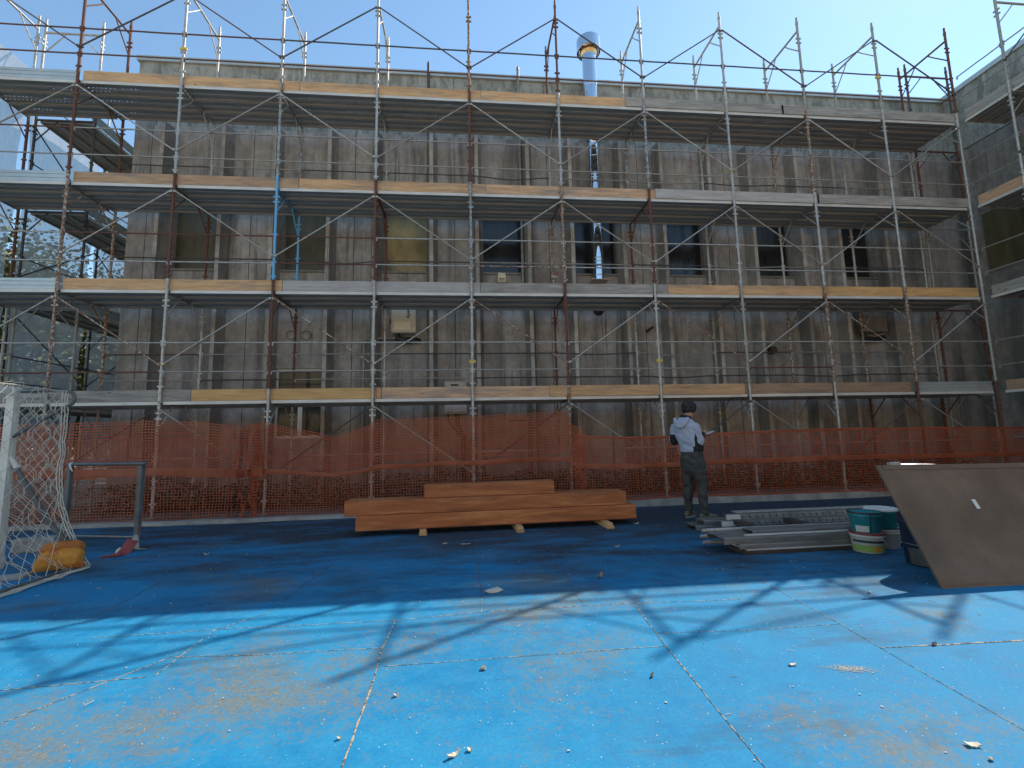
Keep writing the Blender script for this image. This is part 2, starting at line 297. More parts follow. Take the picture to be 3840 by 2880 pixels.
# ------------------------------------------------------------------ geometry helpers
class MB:
    def __init__(s): s.v = []; s.f = []; s.sm = []; s.mi = []; s.cm = 0
    def add(s, vs, fs, smooth=False):
        o = len(s.v); s.v += [tuple(p) for p in vs]
        for f in fs: s.f.append(tuple(i + o for i in f)); s.sm.append(smooth); s.mi.append(s.cm)
    def box(s, x0, x1, y0, y1, z0, z1, M=None):
        vs = [Vector(p) for p in ((x0, y0, z0), (x1, y0, z0), (x1, y1, z0), (x0, y1, z0), (x0, y0, z1), (x1, y0, z1), (x1, y1, z1), (x0, y1, z1))]
        if M: vs = [M @ p for p in vs]
        s.add(vs, [(3, 2, 1, 0), (4, 5, 6, 7), (0, 1, 5, 4), (1, 2, 6, 5), (2, 3, 7, 6), (3, 0, 4, 7)])
    def bbox(s, x0, x1, y0, y1, z0, z1, b=0.006, M=None):
        """box with chamfered long edges"""
        prof = [(y0 + b, z0), (y1 - b, z0), (y1, z0 + b), (y1, z1 - b), (y1 - b, z1), (y0 + b, z1), (y0, z1 - b), (y0, z0 + b)]
        vs = [Vector((x, p[0], p[1])) for x in (x0, x1) for p in prof]
        if M: vs = [M @ p for p in vs]
        n = 8; fs = [(i, (i + 1) % n, n + (i + 1) % n, n + i) for i in range(n)]
        fs += [tuple(reversed(range(n))), tuple(range(n, 2 * n))]
        s.add(vs, fs)
    def path(s, pts, r, n=8, cap=True, smooth=True):
        pts = [Vector(p) for p in pts]; rs = r if isinstance(r, (list, tuple)) else [r] * len(pts)
        rings = []; prev = None
        for i, p in enumerate(pts):
            d = (pts[min(i + 1, len(pts) - 1)] - pts[max(i - 1, 0)]).normalized()
            a = prev if prev is not None else (Vector((0, 0, 1)) if abs(d.z) < 0.9 else Vector((1, 0, 0)))
            a = (a - d * a.dot(d)).normalized(); prev = a; b = d.cross(a)
            rings.append([p + rs[i] * (math.cos(2 * math.pi * j / n) * a + math.sin(2 * math.pi * j / n) * b) for j in range(n)])
        vs = [q for rg in rings for q in rg]; fs = []
        for i in range(len(pts) - 1):
            for j in range(n):
                k2 = (j + 1) % n; fs.append((i * n + j, i * n + k2, (i + 1) * n + k2, (i + 1) * n + j))
        s.add(vs, fs, smooth)
        if cap: s.add(rings[0], [tuple(reversed(range(n)))]); s.add(rings[-1], [tuple(range(n))])
    def lathe(s, prof, n=24, c=(0, 0, 0), smooth=True, sharp=False):
        if sharp:
            for a, q in zip(prof, prof[1:]): s.lathe([a, q], n, c, smooth)
            return
        vs = []; fs = []; N = len(prof)
        for j in range(n):
            a = 2 * math.pi * j / n
            for r, z in prof: vs.append((c[0] + r * math.cos(a), c[1] + r * math.sin(a), c[2] + z))
        for j in range(n):
            q = (j + 1) % n
            for i in range(N - 1): fs.append((j * N + i, q * N + i, q * N + i + 1, j * N + i + 1))
        s.add(vs, fs, smooth)
    def extr(s, prof, x0, x1):
        """closed profile of (y, z) extruded along x"""
        n = len(prof); vs = [(x, p[0], p[1]) for x in (x0, x1) for p in prof]
        s.add(vs, [(i, (i + 1) % n, n + (i + 1) % n, n + i) for i in range(n)] + [tuple(reversed(range(n))), tuple(range(n, 2 * n))])
    def mesh(s, name, mats):
        me = bpy.data.meshes.new(name); me.from_pydata(s.v, [], s.f); me.update()
        for i, p in enumerate(me.polygons): p.use_smooth = s.sm[i]; p.material_index = s.mi[i]
        for x in (mats if isinstance(mats, (list, tuple)) else [mats]): me.materials.append(MAT[x] if isinstance(x, str) else x)
        bm = bmesh.new(); bm.from_mesh(me); bmesh.ops.recalc_face_normals(bm, faces=bm.faces); bm.to_mesh(me); bm.free()
        return me
    def obj(s, name, mats, parent=None, loc=(0, 0, 0)):
        return put(name, s.mesh(name, mats), parent, loc)

def put(name, me, parent=None, loc=(0, 0, 0), rotz=0.0, mat=None):
    o = bpy.data.objects.new(name, me); COL.objects.link(o); o.location = loc; o.rotation_euler = (0, 0, rotz)
    if parent: o.parent = parent
    if mat:
        o.material_slots[0].link = 'OBJECT'; o.material_slots[0].material = MAT[mat]
    return o
def tag(o, label, cat, group=None):
    o['label'] = label; o['category'] = cat
    if group: o['group'] = group
    return o
def thing(name, label, cat, loc=(0, 0, 0), rotz=0.0, group=None):
    o = bpy.data.objects.new(name, None); COL.objects.link(o); o.location = loc; o.rotation_euler = (0, 0, rotz)
    o.empty_display_size = 0.1
    return tag(o, label, cat, group)
def structure(o): o['kind'] = 'structure'; return o
def stuff(o): o['kind'] = 'stuff'; return o
def text_mesh(txt, size, extrude=0.001, bold=False):
    cu = bpy.data.curves.new('t', 'FONT'); cu.body = txt; cu.size = size; cu.extrude = extrude; cu.offset = 0.012 * size if bold else 0
    cu.resolution_u = 2
    o = bpy.data.objects.new('t', cu); COL.objects.link(o)
    dg = bpy.context.evaluated_depsgraph_get(); me = bpy.data.meshes.new_from_object(o.evaluated_get(dg))
    bpy.data.objects.remove(o); bpy.data.curves.remove(cu); me.materials.clear(); return me
rnd = random.Random(11)

# ------------------------------------------------------------------ ground
b = MB(); b.box(-350, 350, -350, 350, -1.0, -0.02); structure(b.obj('ground', 'soil'))
def kerb_y(x):   # front edge of the kerb, slightly out of square with the works
    return -0.40 + 0.022 * max(0, x - 4) + 0.035 * math.sin(x * 1.7) + 0.02 * math.sin(x * 5.1)
KX = [-12 + 0.25 * i for i in range(0, 129)]
b = MB(); vs = []; fs = []
for i, x in enumerate(KX): vs += [(x, kerb_y(x) + 0.02, 0.0), (x, -10.0, 0.0)]
for i in range(len(KX) - 1): fs.append((2 * i, 2 * i + 1, 2 * i + 3, 2 * i + 2))
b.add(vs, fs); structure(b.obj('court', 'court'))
b = MB(); vs = []; fs = []
def apz(x): return 0.05 + 0.06 * min(1, max(0, (x - 6) / 5))
for i, x in enumerate(KX):
    j = 0.012 * noise.noise(Vector((x * 3, 0, 0)))
    kz = apz(x) + j
    vs += [(x, kerb_y(x), -0.01), (x, kerb_y(x) + 0.015, kz), (x, kerb_y(x) + 0.16 + j * 3, kz + 0.006), (x, kerb_y(x) + 0.17 + j * 3, kz - 0.03)]
for i in range(len(KX) - 1):
    for q in range(3): fs.append((4 * i + q, 4 * i + 4 + q, 4 * i + 5 + q, 4 * i + 1 + q))
b.add(vs, fs); structure(b.obj('kerb', 'kerb'))
b = MB(); vs = []; fs = []; YS = [0.12, 0.4, 0.7, 1.0, 1.3, 1.6]
for x in KX:
    for jx, y in enumerate(YS):
        yy = kerb_y(x) + 0.10 if jx == 0 else y
        vs.append((x, yy, apz(x) - 0.012 + 0.03 * noise.noise(Vector((x * 1.5, y * 2.5, 3))) * (jx > 0)))
n = len(YS)
for i in range(len(KX) - 1):
    for j in range(n - 1): fs.append((i * n + j, i * n + n + j, i * n + n + j + 1, i * n + j + 1))
b.add(vs, fs, True); structure(b.obj('apron', 'apron'))

# joints between the rubber tiles, as crumbling strips a few millimetres proud
def seam(pts, wd, name, mat, seed):
    r = random.Random(seed); b = MB(); vs = []; fs = []
    P = [Vector((p[0], p[1], 0)) for p in pts]; L = sum((P[i + 1] - P[i]).length for i in range(len(P) - 1))
    n = max(3, int(L / 0.018)); i = 0
    for t in range(n + 1):
        d = L * t / n; k = 0; acc = 0
        while k < len(P) - 2 and acc + (P[k + 1] - P[k]).length < d: acc += (P[k + 1] - P[k]).length; k += 1
        dr = (P[k + 1] - P[k]).normalized(); p = P[k] + dr * (d - acc); nn = Vector((-dr.y, dr.x, 0))
        wl = 0.62 * wd * (0.35 + 0.6 * r.random() + 0.5 * noise.noise(p * 2.3 + Vector((seed, 0, 0)))); wob = 0.004 * noise.noise(p * 6)
        wl = max(0.0006, wl)
        vs += [tuple(p + nn * (wl + wob) + Vector((0, 0, 0.002))), tuple(p + nn * wob + Vector((0, 0, 0.004))), tuple(p - nn * (wl - wob) + Vector((0, 0, 0.002)))]
    for t in range(n):
        for q in (0, 1): fs.append((3 * t + q, 3 * t + 3 + q, 3 * t + 4 + q, 3 * t + 1 + q))
    b.add(vs, fs, True); return structure(b.obj(name, mat))
for i, (pts, wd, mt) in enumerate([
    ([(6.585, -4.93), (6.57, -5.4), (6.60, -5.9), (6.605, -6.5), (6.60, -7.6)], 0.0095, 'seam'),
    ([(8.35, -4.90), (8.29, -5.5), (8.25, -6.1), (8.22, -6.65), (8.19, -7.5)], 0.0065, 'seam'),
    ([(7.20, -4.60), (7.195, -4.88)], 0.006, 'seam'), ([(7.19, -2.2), (7.20, -4.6)], 0.007, 'seam_dim'),
    ([(5.59, -4.66), (5.36, -4.93), (5.37, -5.55)], 0.0075, 'seam'), ([(5.72, -2.6), (5.59, -4.66)], 0.008, 'seam_dim'),
    ([(5.32, -5.30), (4.95, -5.90), (4.7, -6.3)], 0.005, 'seam'),
    ([(9.60, -4.52), (9.54, -5.46), (9.49, -5.84), (9.42, -6.56), (9.36, -7.2)], 0.004, 'seam'), ([(9.70, -2.9), (9.60, -4.52)], 0.006, 'seam_dim'),
    ([(4.6, -4.94), (5.4, -4.92), (6.58, -4.945), (7.2, -4.88), (8.3, -4.88), (9.2, -4.93)], 0.0032, 'seam'),
    ([(5.33, -5.32), (5.8, -5.36), (6.57, -5.375)], 0.0045, 'seam'), ([(6.62, -5.615), (7.4, -5.61), (8.29, -5.60)], 0.0032, 'seam'),
    ([(8.29, -5.42), (8.9, -5.46), (9.53, -5.46)], 0.003, 'seam'), ([(9.49, -5.80), (10.3, -5.83), (11.4, -5.84)], 0.0115, 'seam'),
    ([(4.2, -5.62), (5.33, -5.55)], 0.005, 'seam'), ([(7.96, -4.6), (7.97, -4.88)], 0.004, 'seam'), ([(8.05, -2.4), (7.96, -4.6)], 0.006, 'seam_dim'),
    ([(3.9, -3.55), (5.65, -3.45), (7.19, -3.4), (8.9, -3.3)], 0.005, 'seam_dim'), ([(4.3, -4.6), (4.2, -3.2), (4.6, -2.2)], 0.006, 'seam_dim')]):
    seam(pts, wd, 'court_joint', mt, i + 3)

# ------------------------------------------------------------------ main building
WY = 1.47; X1 = 19.55
TIPS = [0.73, 1.95, 3.0, 4.16, 5.14, 6.35, 7.35, 8.51, 9.49, 10.69, 11.66, 12.83, 13.84, 15.04, 16.0, 17.2, 18.2]
WIDE = [(TIPS[i], TIPS[i + 1]) for i in range(0, 16, 2)]
bld = thing('concrete_building', 'long grey-brown ribbed concrete building behind the scaffold, with a flat parapet roof', 'building', (0, WY, 0))
BL = Vector((0, WY, 0))
def part(b, name, mats, root, off):   # builder in world coordinates -> child of root
    b.v = [(x - off[0], y - off[1], z - off[2]) for x, y, z in b.v]; return b.obj(name, mats, root)
b = MB()
def panel(x0, x1, z0=-0.3, z1=8.2): b.box(x0, x1, WY, WY + 0.28, z0, z1)
edges = [0.0]
for i, (a, c) in enumerate(WIDE):
    lo = 0.0 if i == 0 else WIDE[i - 1][1]
    jx = (lo + a) / 2 + (0.0 if i else 0.0)
    panel(lo, jx - 0.007); panel(jx + 0.007, a)
    b.cm = 1; b.box(jx - 0.007, jx + 0.007, WY + 0.03, WY + 0.2, -0.3, 8.2); b.cm = 0
    w0, w1 = a + 0.10, c - 0.07
    if i == 1:
        panel(a, w0, -0.3, 4.92); panel(w1, c, -0.3, 4.92); panel(w0, w1, -0.3, 1.36); panel(w0, w1, 2.82, 4.92)
    else: panel(a, c, -0.3, 4.92)
    panel(a, w0, 4.92, 6.45); panel(w1, c, 4.92, 6.45); panel(a, c, 6.45, 8.2)
panel(17.2, 18.25); panel(18.275, X1)
for x in TIPS:
    r = 0.5 + 0.5 * noise.noise(Vector((x * 9, 0, 0)))
    pr = [(x - 0.12, WY), (x - 0.04, 1.225), (x + 0.04, 1.22), (x + 0.12, WY)]
    vs = [(p[0], p[1], z) for z in (-0.3, 8.12) for p in pr]
    b.cm = 3; b.add(vs, [(0, 1, 5, 4), (2, 3, 7, 6)]); b.cm = 0; b.add(vs, [(3, 2, 1, 0), (4, 5, 6, 7)]); b.cm = 2; b.add(vs, [(1, 2, 6, 5)]); b.cm = 0  # sides coloured for stain and shade, tip coloured lighter as if lit
part(b, 'wall', ['concrete', 'joint', 'concrete_lit_edge', 'concrete_shaded'], bld, BL)
b = MB(); b.box(0, 0.28, WY + 0.28, 13, -0.3, 8.2); b.box(0, X1, 13, 13.3, -0.3, 8.2); part(b, 'wall', 'concrete', bld, BL)
b = MB(); b.box(-0.03, X1 + 0.5, 1.50, 1.78, 8.2, 9.72); b.box(-0.03, 0.28, 1.78, 13.3, 8.2, 9.72); b.box(0.28, X1, 13.0, 13.3, 8.2, 9.72)
b.cm = 1
for x in (2.5, 4.65, 6.85, 8.98, 11.15, 13.3, 15.45, 17.6): b.box(x - 0.008, x + 0.008, 1.496, 1.51, 8.2, 9.72)
part(b, 'parapet', ['parapet', 'joint'], bld, BL)
b = MB(); b.box(-0.07, X1 + 0.02, 1.445, 1.84, 9.72, 9.84); b.box(-0.07, 0.33, 1.84, 13.35, 9.72, 9.84); part(b, 'coping', 'coping', bld, BL)
b = MB(); b.box(0.28, X1, 1.76, 13, 8.3, 8.5); part(b, 'roof', 'roof', bld, BL)
PANES = ['pane_olive', 'pane_olive', 'pane_yellow', 'pane_dark', 'pane_dark', 'pane_dark', 'pane_dark', 'pane_dark']
for i, (a, c) in enumerate(WIDE):
    x0, x1 = a + 0.10, c - 0.07
    b = MB(); f = 0.04
    b.box(x0, x1, WY + 0.19, WY + 0.25, 4.92, 4.92 + f); b.box(x0, x1, WY + 0.19, WY + 0.25, 6.45 - f, 6.45)
    b.box(x0, x0 + f, WY + 0.19, WY + 0.25, 4.92 + f, 6.45 - f); b.box(x1 - f, x1, WY + 0.19, WY + 0.25, 4.92 + f, 6.45 - f)
    b.box(x0 + 0.002, x1 - 0.002, WY - 0.035, WY + 0.185, 4.922, 4.962)
    wn = part(b, 'window', 'frame_dark', bld, BL)
    b = MB(); b.box(x0 + f, x1 - f, WY + 0.215, WY + 0.225, 4.92 + f, 6.45 - f); part(b, 'pane', PANES[i], wn, BL)
# glazed door/window with white frame at the foot of the wall
x0, x1 = 3.10, 4.09; b = MB()
for (u0, u1, z0, z1) in ((x0, x0 + 0.05, 1.36, 2.82), (x1 - 0.05, x1, 1.36, 2.82), (x0 + 0.05, x1 - 0.05, 2.76, 2.82), (x0 + 0.05, x1 - 0.05, 1.36, 1.42), (x0 + 0.05, x1 - 0.05, 2.17, 2.22), (3.56, 3.65, 1.42, 2.17)):
    b.bbox(u0, u1, WY + 0.06, WY + 0.12, z0, z1, 0.004)
wn = part(b, 'window', 'white_frame', bld, BL); wn['label'] = 'white framed window low on the wall'
b = MB(); b.box(x0 + 0.05, x1 - 0.05, WY + 0.088, WY + 0.096, 1.42, 2.76); part(b, 'pane', 'pane_door', wn, BL)
# round wall outlets
for x in (3.40, 3.70):
    b = MB(); M4 = Matrix.Translation((x, WY, 3.53)) @ Matrix.Rotation(rad(90), 4, 'X')
    bb = MB(); bb.lathe([(0.085, 0.0), (0.105, 0.0), (0.108, 0.03), (0.085, 0.035), (0.083, -0.03), (0.0, -0.03)], 20)
    b.add([M4 @ Vector(p) for p in bb.v], bb.f, True); part(b, 'vent_outlet', 'pipe_grey', bld, BL)

# ------------------------------------------------------------------ right-hand wing
wing = thing('concrete_wing', 'dark concrete wing at right angles to the main wall, beyond the rightmost scaffold posts', 'building', (X1, 0, 0))
WL = Vector((X1, 0, 0)); b = MB(); YW = -7.0
b.box(X1 + 0.004, X1 + 0.3, YW, 1.62, -0.3, 8.2); b.box(X1 + 0.3, X1 + 9, YW, YW + 0.3, -0.3, 8.2)
for i in range(8):
    for y in (1.1 - 2.19 * i, 1.1 - 2.19 * i - 1.17):
        if y < YW + 0.2: continue
        vs = [(p[0], p[1], z) for z in (-0.3, 8.12) for p in ((X1, y + 0.105), (X1 - 0.21, y + 0.042), (X1 - 0.21, y - 0.042), (X1, y - 0.105))]
        b.add(vs, [(0, 1, 5, 4), (1, 2, 6, 5), (2, 3, 7, 6), (3, 2, 1, 0), (4, 5, 6, 7)])
part(b, 'wall', ['concrete_shaded'], wing, WL)  # the wing's shade is put into its concrete colour
b = MB(); b.box(X1 - 0.03, X1 + 0.3, YW - 0.03, 1.495, 8.2, 9.72); b.box(X1 + 0.3, X1 + 9, YW - 0.03, YW + 0.3, 8.2, 9.72); part(b, 'parapet', 'parapet', wing, WL)
b = MB(); b.box(X1 - 0.08, X1 + 0.36, YW - 0.08, 1.44, 9.722, 9.842); b.box(X1 + 0.36, X1 + 9, YW - 0.08, YW + 0.34, 9.722, 9.842); part(b, 'coping', 'coping', wing, WL)
b = MB(); b.box(X1 + 0.3, X1 + 9, YW + 0.3, 13, 8.3, 8.5); part(b, 'roof', 'roof', wing, WL)
for y in (0.52, -1.67, -3.86):
    b = MB(); y0, y1 = y - 0.5, y + 0.5
    b.box(X1 - 0.012, X1 - 0.002, y0, y1, 4.92, 6.45); wn = part(b, 'window', 'frame_dark', wing, WL)
    b = MB(); b.box(X1 - 0.02, X1 - 0.013, y0 + 0.05, y1 - 0.05, 4.97, 6.4); part(b, 'pane', 'pane_olive', wn, WL)

# ------------------------------------------------------------------ scaffolds
FW = 1.13
def frame_mesh(w, top):
    b = MB(); r = 0.0242
    for y in (0, w):
        b.path([(0, y, 0), (0, y, 2.0)], r, 10); b.path([(0, y, 2.0), (0, y, 2.11)], 0.0195, 8)
        for z, wd in ((0.06, 0.05), (0.45, 0.052), (0.86, 0.046), (1.50, 0.056), (1.60, 0.056), (0.33, 0.046)):
            b.box(-wd, wd, y - 0.012, y + 0.012, z - 0.014, z + 0.014)
        b.path([(0, y, 1.94), (0, y, 2.0)], 0.0285, 10)
    b.path([(0, 0.0, 1.79), (0, w, 1.79)], 0.0215, 8)
    for y, s in ((0.0, 1), (w, -1)):
        b.path([(0, y, 1.29), (0, y + s * 0.03, 1.33), (0, y + s * 0.30, 1.64), (0, y + s * 0.40, 1.765)], 0.0125, 6)
    return b.mesh('upright_frame', 'galv')
FM = frame_mesh(FW, False)
def rail_mesh(L, bend=0.0, seed=0):
    b = MB(); r = random.Random(seed); n = 7
    pts = [(0.035 + (L - 0.07) * i / n, 0.006 * (r.random() - 0.5) * (0 < i < n), bend * math.sin(math.pi * i / n) ** 2 + 0.004 * (r.random() - 0.5) * (0 < i < n)) for i in range(n + 1)]
    b.path(pts, 0.0142, 6)
    for x in (0.03, L - 0.03): b.box(x - 0.012, x + 0.012, -0.006, 0.006, -0.06, 0.016)
    return b.mesh('guard_rail', 'galv_dull')
RM = {0: rail_mesh(1.8, 0, 1), 1: rail_mesh(1.8, 0, 2), 2: rail_mesh(1.8, -0.035, 3), 3: rail_mesh(1.8, -0.07, 4), 's': rail_mesh(0.9, 0, 5)}
def brace_mesh(L, h):
    b = MB(); b.path([(0.045, 0, 0), (L - 0.045, 0, h)], 0.0135, 6)
    for x, z in ((0.03, 0), (L - 0.03, h)): b.box(x - 0.022, x + 0.022, -0.008, 0.008, z - 0.02, z + 0.02)
    return b.mesh('diagonal_brace', 'galv_dull')
BR_UP = brace_mesh(1.8, 1.19); BR_DN = brace_mesh(1.8, -1.19)
def deck_mesh(L, mat):
    b = MB(); y = 0.035
    for q in range(3):
        w0 = 0.325; prof = [(y, 0.0), (y, -0.055), (y + 0.03, -0.055), (y + 0.03, -0.048), (y + 0.007, -0.045), (y + 0.007, -0.008)]
        for rx in (0.085, 0.20):
            prof += [(y + rx - 0.02, -0.008), (y + rx - 0.008, -0.02), (y + rx + 0.028, -0.02), (y + rx + 0.04, -0.008)]
        prof += [(y + w0 - 0.007, -0.008), (y + w0 - 0.007, -0.045), (y + w0 - 0.03, -0.048), (y + w0 - 0.03, -0.055), (y + w0, -0.055), (y + w0, 0.0)]
        b.cm = 0
        n = len(prof); vs = [(x, p[0], p[1]) for x in (0.03, L - 0.03) for p in prof]
        fs = [(i, (i + 1) % n, n + (i + 1) % n, n + i) for i in range(n)]
        b.add(vs, fs[1:]); 
        b.cm = 1; b.add(vs, fs[:1]); b.cm = 0
        b.box(0.03, 0.036, y, y + w0, -0.05, -0.004); b.box(L - 0.036, L - 0.03, y, y + w0, -0.05, -0.004)
        y += w0 + 0.006
    return b.mesh('deck', [mat, 'deckedge'])
DM = {'deck': deck_mesh(1.8, 'deck'), 'deck_perf': deck_mesh(1.8, 'deck_perf'), 'short': deck_mesh(0.9, 'deck')}
b = MB(); b.box(-0.075, 0.075, -0.075, 0.075, 0.0, 0.008); b.path([(0, 0, 0.008), (0, 0, 0.22)], 0.019, 8); b.path([(0, 0, 0.12), (0, 0, 0.15)], 0.035, 8)
JACK = b.mesh('base_jack', 'galv_dull')
def board(x0, x1, mat, root, off, z, yo=0.0, h=0.205, ends=False):
    b = MB(); b.bbox(x0, x1, 0.037 + yo, 0.063 + yo, z + 0.003, z + h, 0.004); return part(b, 'toe_board', mat, root, off)
def metal_board(x0, x1, root, off, z):
    prof = [(0.037, z + 0.003), (0.037, z + 0.045), (0.046, z + 0.05), (0.046, z + 0.07), (0.037, z + 0.075), (0.037, z + 0.12), (0.046, z + 0.125), (0.046, z + 0.145), (0.037, z + 0.15), (0.037, z + 0.20), (0.058, z + 0.20), (0.058, z + 0.003)]
    b = MB(); b.extr(prof, x0, x1); o = part(b, 'toe_board', 'coping', root, off); o['label'] = 'ribbed grey metal toe board'; return o

DZ = [None, 2.03, 4.03, 6.03, 8.03]
main = thing('scaffold', 'long four-deck tube scaffold across the front of the main wall, with wooden toe boards', 'scaffold', (0, 0, 0.05))
MO = Vector((0, 0, 0.05))
cols = {  # frame finish per post (Z, A..K), from the top frame down to the ground frame
    -1: ['galv', 'rust', 'rust', 'galv_dull', 'galv_dull'], 0: ['rust', 'rust', 'rust_mottled', 'rust_mottled', 'galv_dull'],
    1: ['galv', 'galv', 'rust', 'galv', 'white_rust'], 2: ['galv', 'blue_rust', 'blue', 'rust', 'galv'], 3: ['galv', 'galv', 'rust', 'galv', 'galv'],
    4: ['rust_mottled', 'rust', 'blue_rust', 'galv', 'galv'], 5: ['rust', 'galv', 'rust_mottled', 'rust', 'rust_mottled'], 6: ['galv', 'blue_rust', 'rust', 'galv', 'galv'],
    7: ['galv', 'galv', 'galv', 'galv_dull', 'galv'], 8: ['galv_dull', 'rust_mottled', 'galv', 'rust_mottled', 'galv'], 9: ['galv_dull', 'galv', 'galv', 'rust_mottled', 'rust'], 10: ['rust', 'galv', 'galv', 'galv_dull', 'rust']}
for i in range(-1, 11):
    for lv in range(5):
        zb = 0.23 + 2 * lv
        put('upright_frame', FM, main, (i * 1.8, 0, zb - 0.05), 0, cols[i][4 - lv])
    for y in (0, FW): put('base_jack', JACK, main, (i * 1.8, y, apz(i * 1.8) - 0.04))
rr = random.Random(5)
for i in range(-1, 10):
    x = i * 1.8
    put('guard_rail', RM[0], main, (x, 0, 1.04 - 0.05), 0, 'galv_dull')
    for lv in range(1, 5):
        z = DZ[lv]
        hi, lo = 'galv', 'galv'
        if lv == 4: hi, lo = ('darkrail' if 1 < i < 8 else 'rust'), 'rust'
        if lv == 3: hi, lo = ('rust' if i < 0 else 'galv_dull'), 'galv_dull'
        if lv == 2: hi, lo = ('rust' if i in (0, 1, 2) else 'galv'), ('rust' if i == 2 else 'rust_mottled' if i == 4 else 'galv')
        if lv == 1: hi, lo = 'galv', ('rust' if i in (-1, 0, 7) else 'galv_dull')
        put('guard_rail', RM[i % 2], main, (x, 0, z + 1.035 - 0.05), 0, hi); put('guard_rail', RM[(i + 1) % 2], main, (x, 0, z + 0.515 - 0.05), 0, lo)
        if i >= 0:
            for dz in (1.035, 0.515):
                mt = rr.choice(['darkrail', 'galv_dull', 'galv_dull', 'darkrail', 'rust'])
                if lv == 4: mt = rr.choice(['darkrail', 'rust'])
                me = RM[rr.choice([0, 1, 1, 2])]
                if (lv, i) in ((2, 2), (3, 4), (1, 6)) and dz > 1: me = RM[3]
                
                if (lv, i) != (4, 5): put('back_rail', me, main, (x, FW, z + dz - 0.05), 0, mt)
        dk = DM['deck_perf'] if lv == 4 and i in (-1, 0, 2, 3, 7) else DM['deck']
        put('deck', dk, main, (x, 0, z - 0.05))
    for lv in range(5):
        hi_here = ((i + lv) % 2 != 0)      # brace starts high at this post and falls to the next
        zl = (0.04 if lv == 0 else DZ[lv]) + 0.65
        mt = {4: ['darkrail', 'darkrail', 'rust'], 3: ['galv_dull', 'galv'], 2: ['galv', 'galv_dull'], 1: ['galv', 'rust_mottled'], 0: ['darkrail', 'galv_dull']}[lv]
        put('diagonal_brace', BR_DN if hi_here else BR_UP, main, (x, -0.034, (zl + 1.19 if hi_here else zl) - 0.05), 0, mt[(i * 7 + lv) % len(mt)])
CPL = MB()
CPL.box(-0.062, 0.062, -0.016, 0.016, -0.022, 0.022); CPL.path([(0, 0, -0.03), (0, 0, 0.03)], 0.0295, 10)
CPM = CPL.mesh('coupler', 'yellow')
for i, z in ((1, 2.68), (4, 2.70), (6, 2.70), (7, 6.68), (1, 8.75), (9, 9.0)): put('coupler', CPM, main, (i * 1.8, -0.002, z - 0.05))
for i, z in ((1, 8.86), (3, 8.80), (5, 8.78), (7, 8.74), (9, 8.72), (5, 4.75)):
    b = MB(); x = i * 1.8; b.path([(x + 0.05, FW, z), (x - 0.22, FW + 0.37, z - 0.10)], 0.018, 8); b.box(x - 0.05, x + 0.07, FW - 0.05, FW + 0.04, z - 0.035, z + 0.035); t_ = part(b, 'wall_tie', 'galv_dull', main, MO)
    if i > 4:
        b = MB(); b.path([(x + 0.05, FW - 0.02, z + 0.03), (x + 0.08, FW - 0.03, z + 0.10)], 0.03, 10); b.v = [(q[0] - MO.x, q[1] - MO.y, q[2] - MO.z) for q in b.v]; b.obj('cap', 'tie_red', t_)
for z, runs in ((8.03, [(0.06, 3.92, 'wood_warm'), (3.93, 7.42, 'wood_warm'), (7.43, 10.50, 'wood_warm'), (10.42, 13.9, 'wood_grey'), (13.86, 17.95, 'wood_grey')]),
                (6.03, [(0.06, 3.97, 'wood_mixed'), (3.98, 7.50, 'wood_warm'), (7.51, 10.98, 'wood_mixed'), (10.94, 14.5, 'wood_pale'), (14.46, 17.98, 'wood_grey')]),
                (4.03, [(0.06, 3.74, 'wood_warm'), (3.75, 7.36, 'wood_pale'), (7.37, 11.08, 'wood_grey'), (11.09, 14.5, 'wood_warm'), (14.51, 17.95, 'wood_orange')]),
                (2.03, [(-1.7, 2.28, 'wood_grey'), (2.29, 5.45, 'wood_orange'), (5.55, 8.68, 'wood_mixed'), (8.64, 12.5, 'wood_warm'), (12.51, 16.1, 'wood_brown')])):
    prev = -99
    for q, (a, c, mt) in enumerate(runs):
        board(a, c, mt, main, MO, z, -0.027 if a < prev else (0.0 if q % 2 == 0 else 0.001)); prev = c
    if z > 2.5: metal_board(-1.75, -0.04, main, MO, z)
    else: metal_board(16.24, 17.95, main, MO, z)
b = MB(); b.bbox(5.46, 5.54, 0.02, 0.066, 2.034, 2.236, 0.004); o = part(b, 'toe_board', 'wood_warm', main, MO)

# scaffold down the left end of the building
sc2 = thing('scaffold', 'narrow scaffold with dark decks running back past the left end of the building', 'scaffold', (-1.72, 1.2, 0.05)); SO = Vector((-1.72, 1.2, 0.05))
side_y = [1.2, 3.0, 4.8, 6.6]
for n_, y in enumerate(side_y):
    for lv in range(5): put('upright_frame', FM, sc2, (0, y - SO.y, 0.18 + 2 * lv), rad(-90), ['darkrail', 'galv_dull', 'steel_dark', 'darkrail'][(n_ + lv) % 4] if lv < 4 else 'galv')
    for x in (0, FW): put('base_jack', JACK, sc2, (x, y - SO.y, -0.09))
for n_, y in enumerate(side_y[:-1]):
    for lv in range(1, 5):
        z = DZ[lv] - 0.05
        put('deck', DM['deck'], sc2, (1.08, y - SO.y, z), rad(90))
        if lv < 4 or n_ == 0:
            for dz in (1.035, 0.515):
                put('guard_rail', RM[0], sc2, (0, y - SO.y, z + dz), rad(90), 'darkrail')
            put('diagonal_brace', BR_DN if (n_ + lv) % 2 else BR_UP, sc2, (-0.034, y - SO.y, z + (1.84 if (n_ + lv) % 2 else 0.65)), rad(90), 'darkrail')
        o = metal_board(0, 1.75, sc2, Vector((0, 0, 0)), 0.0); o.location = (1.12, y - SO.y, z); o.rotation_euler = (0, 0, rad(90))

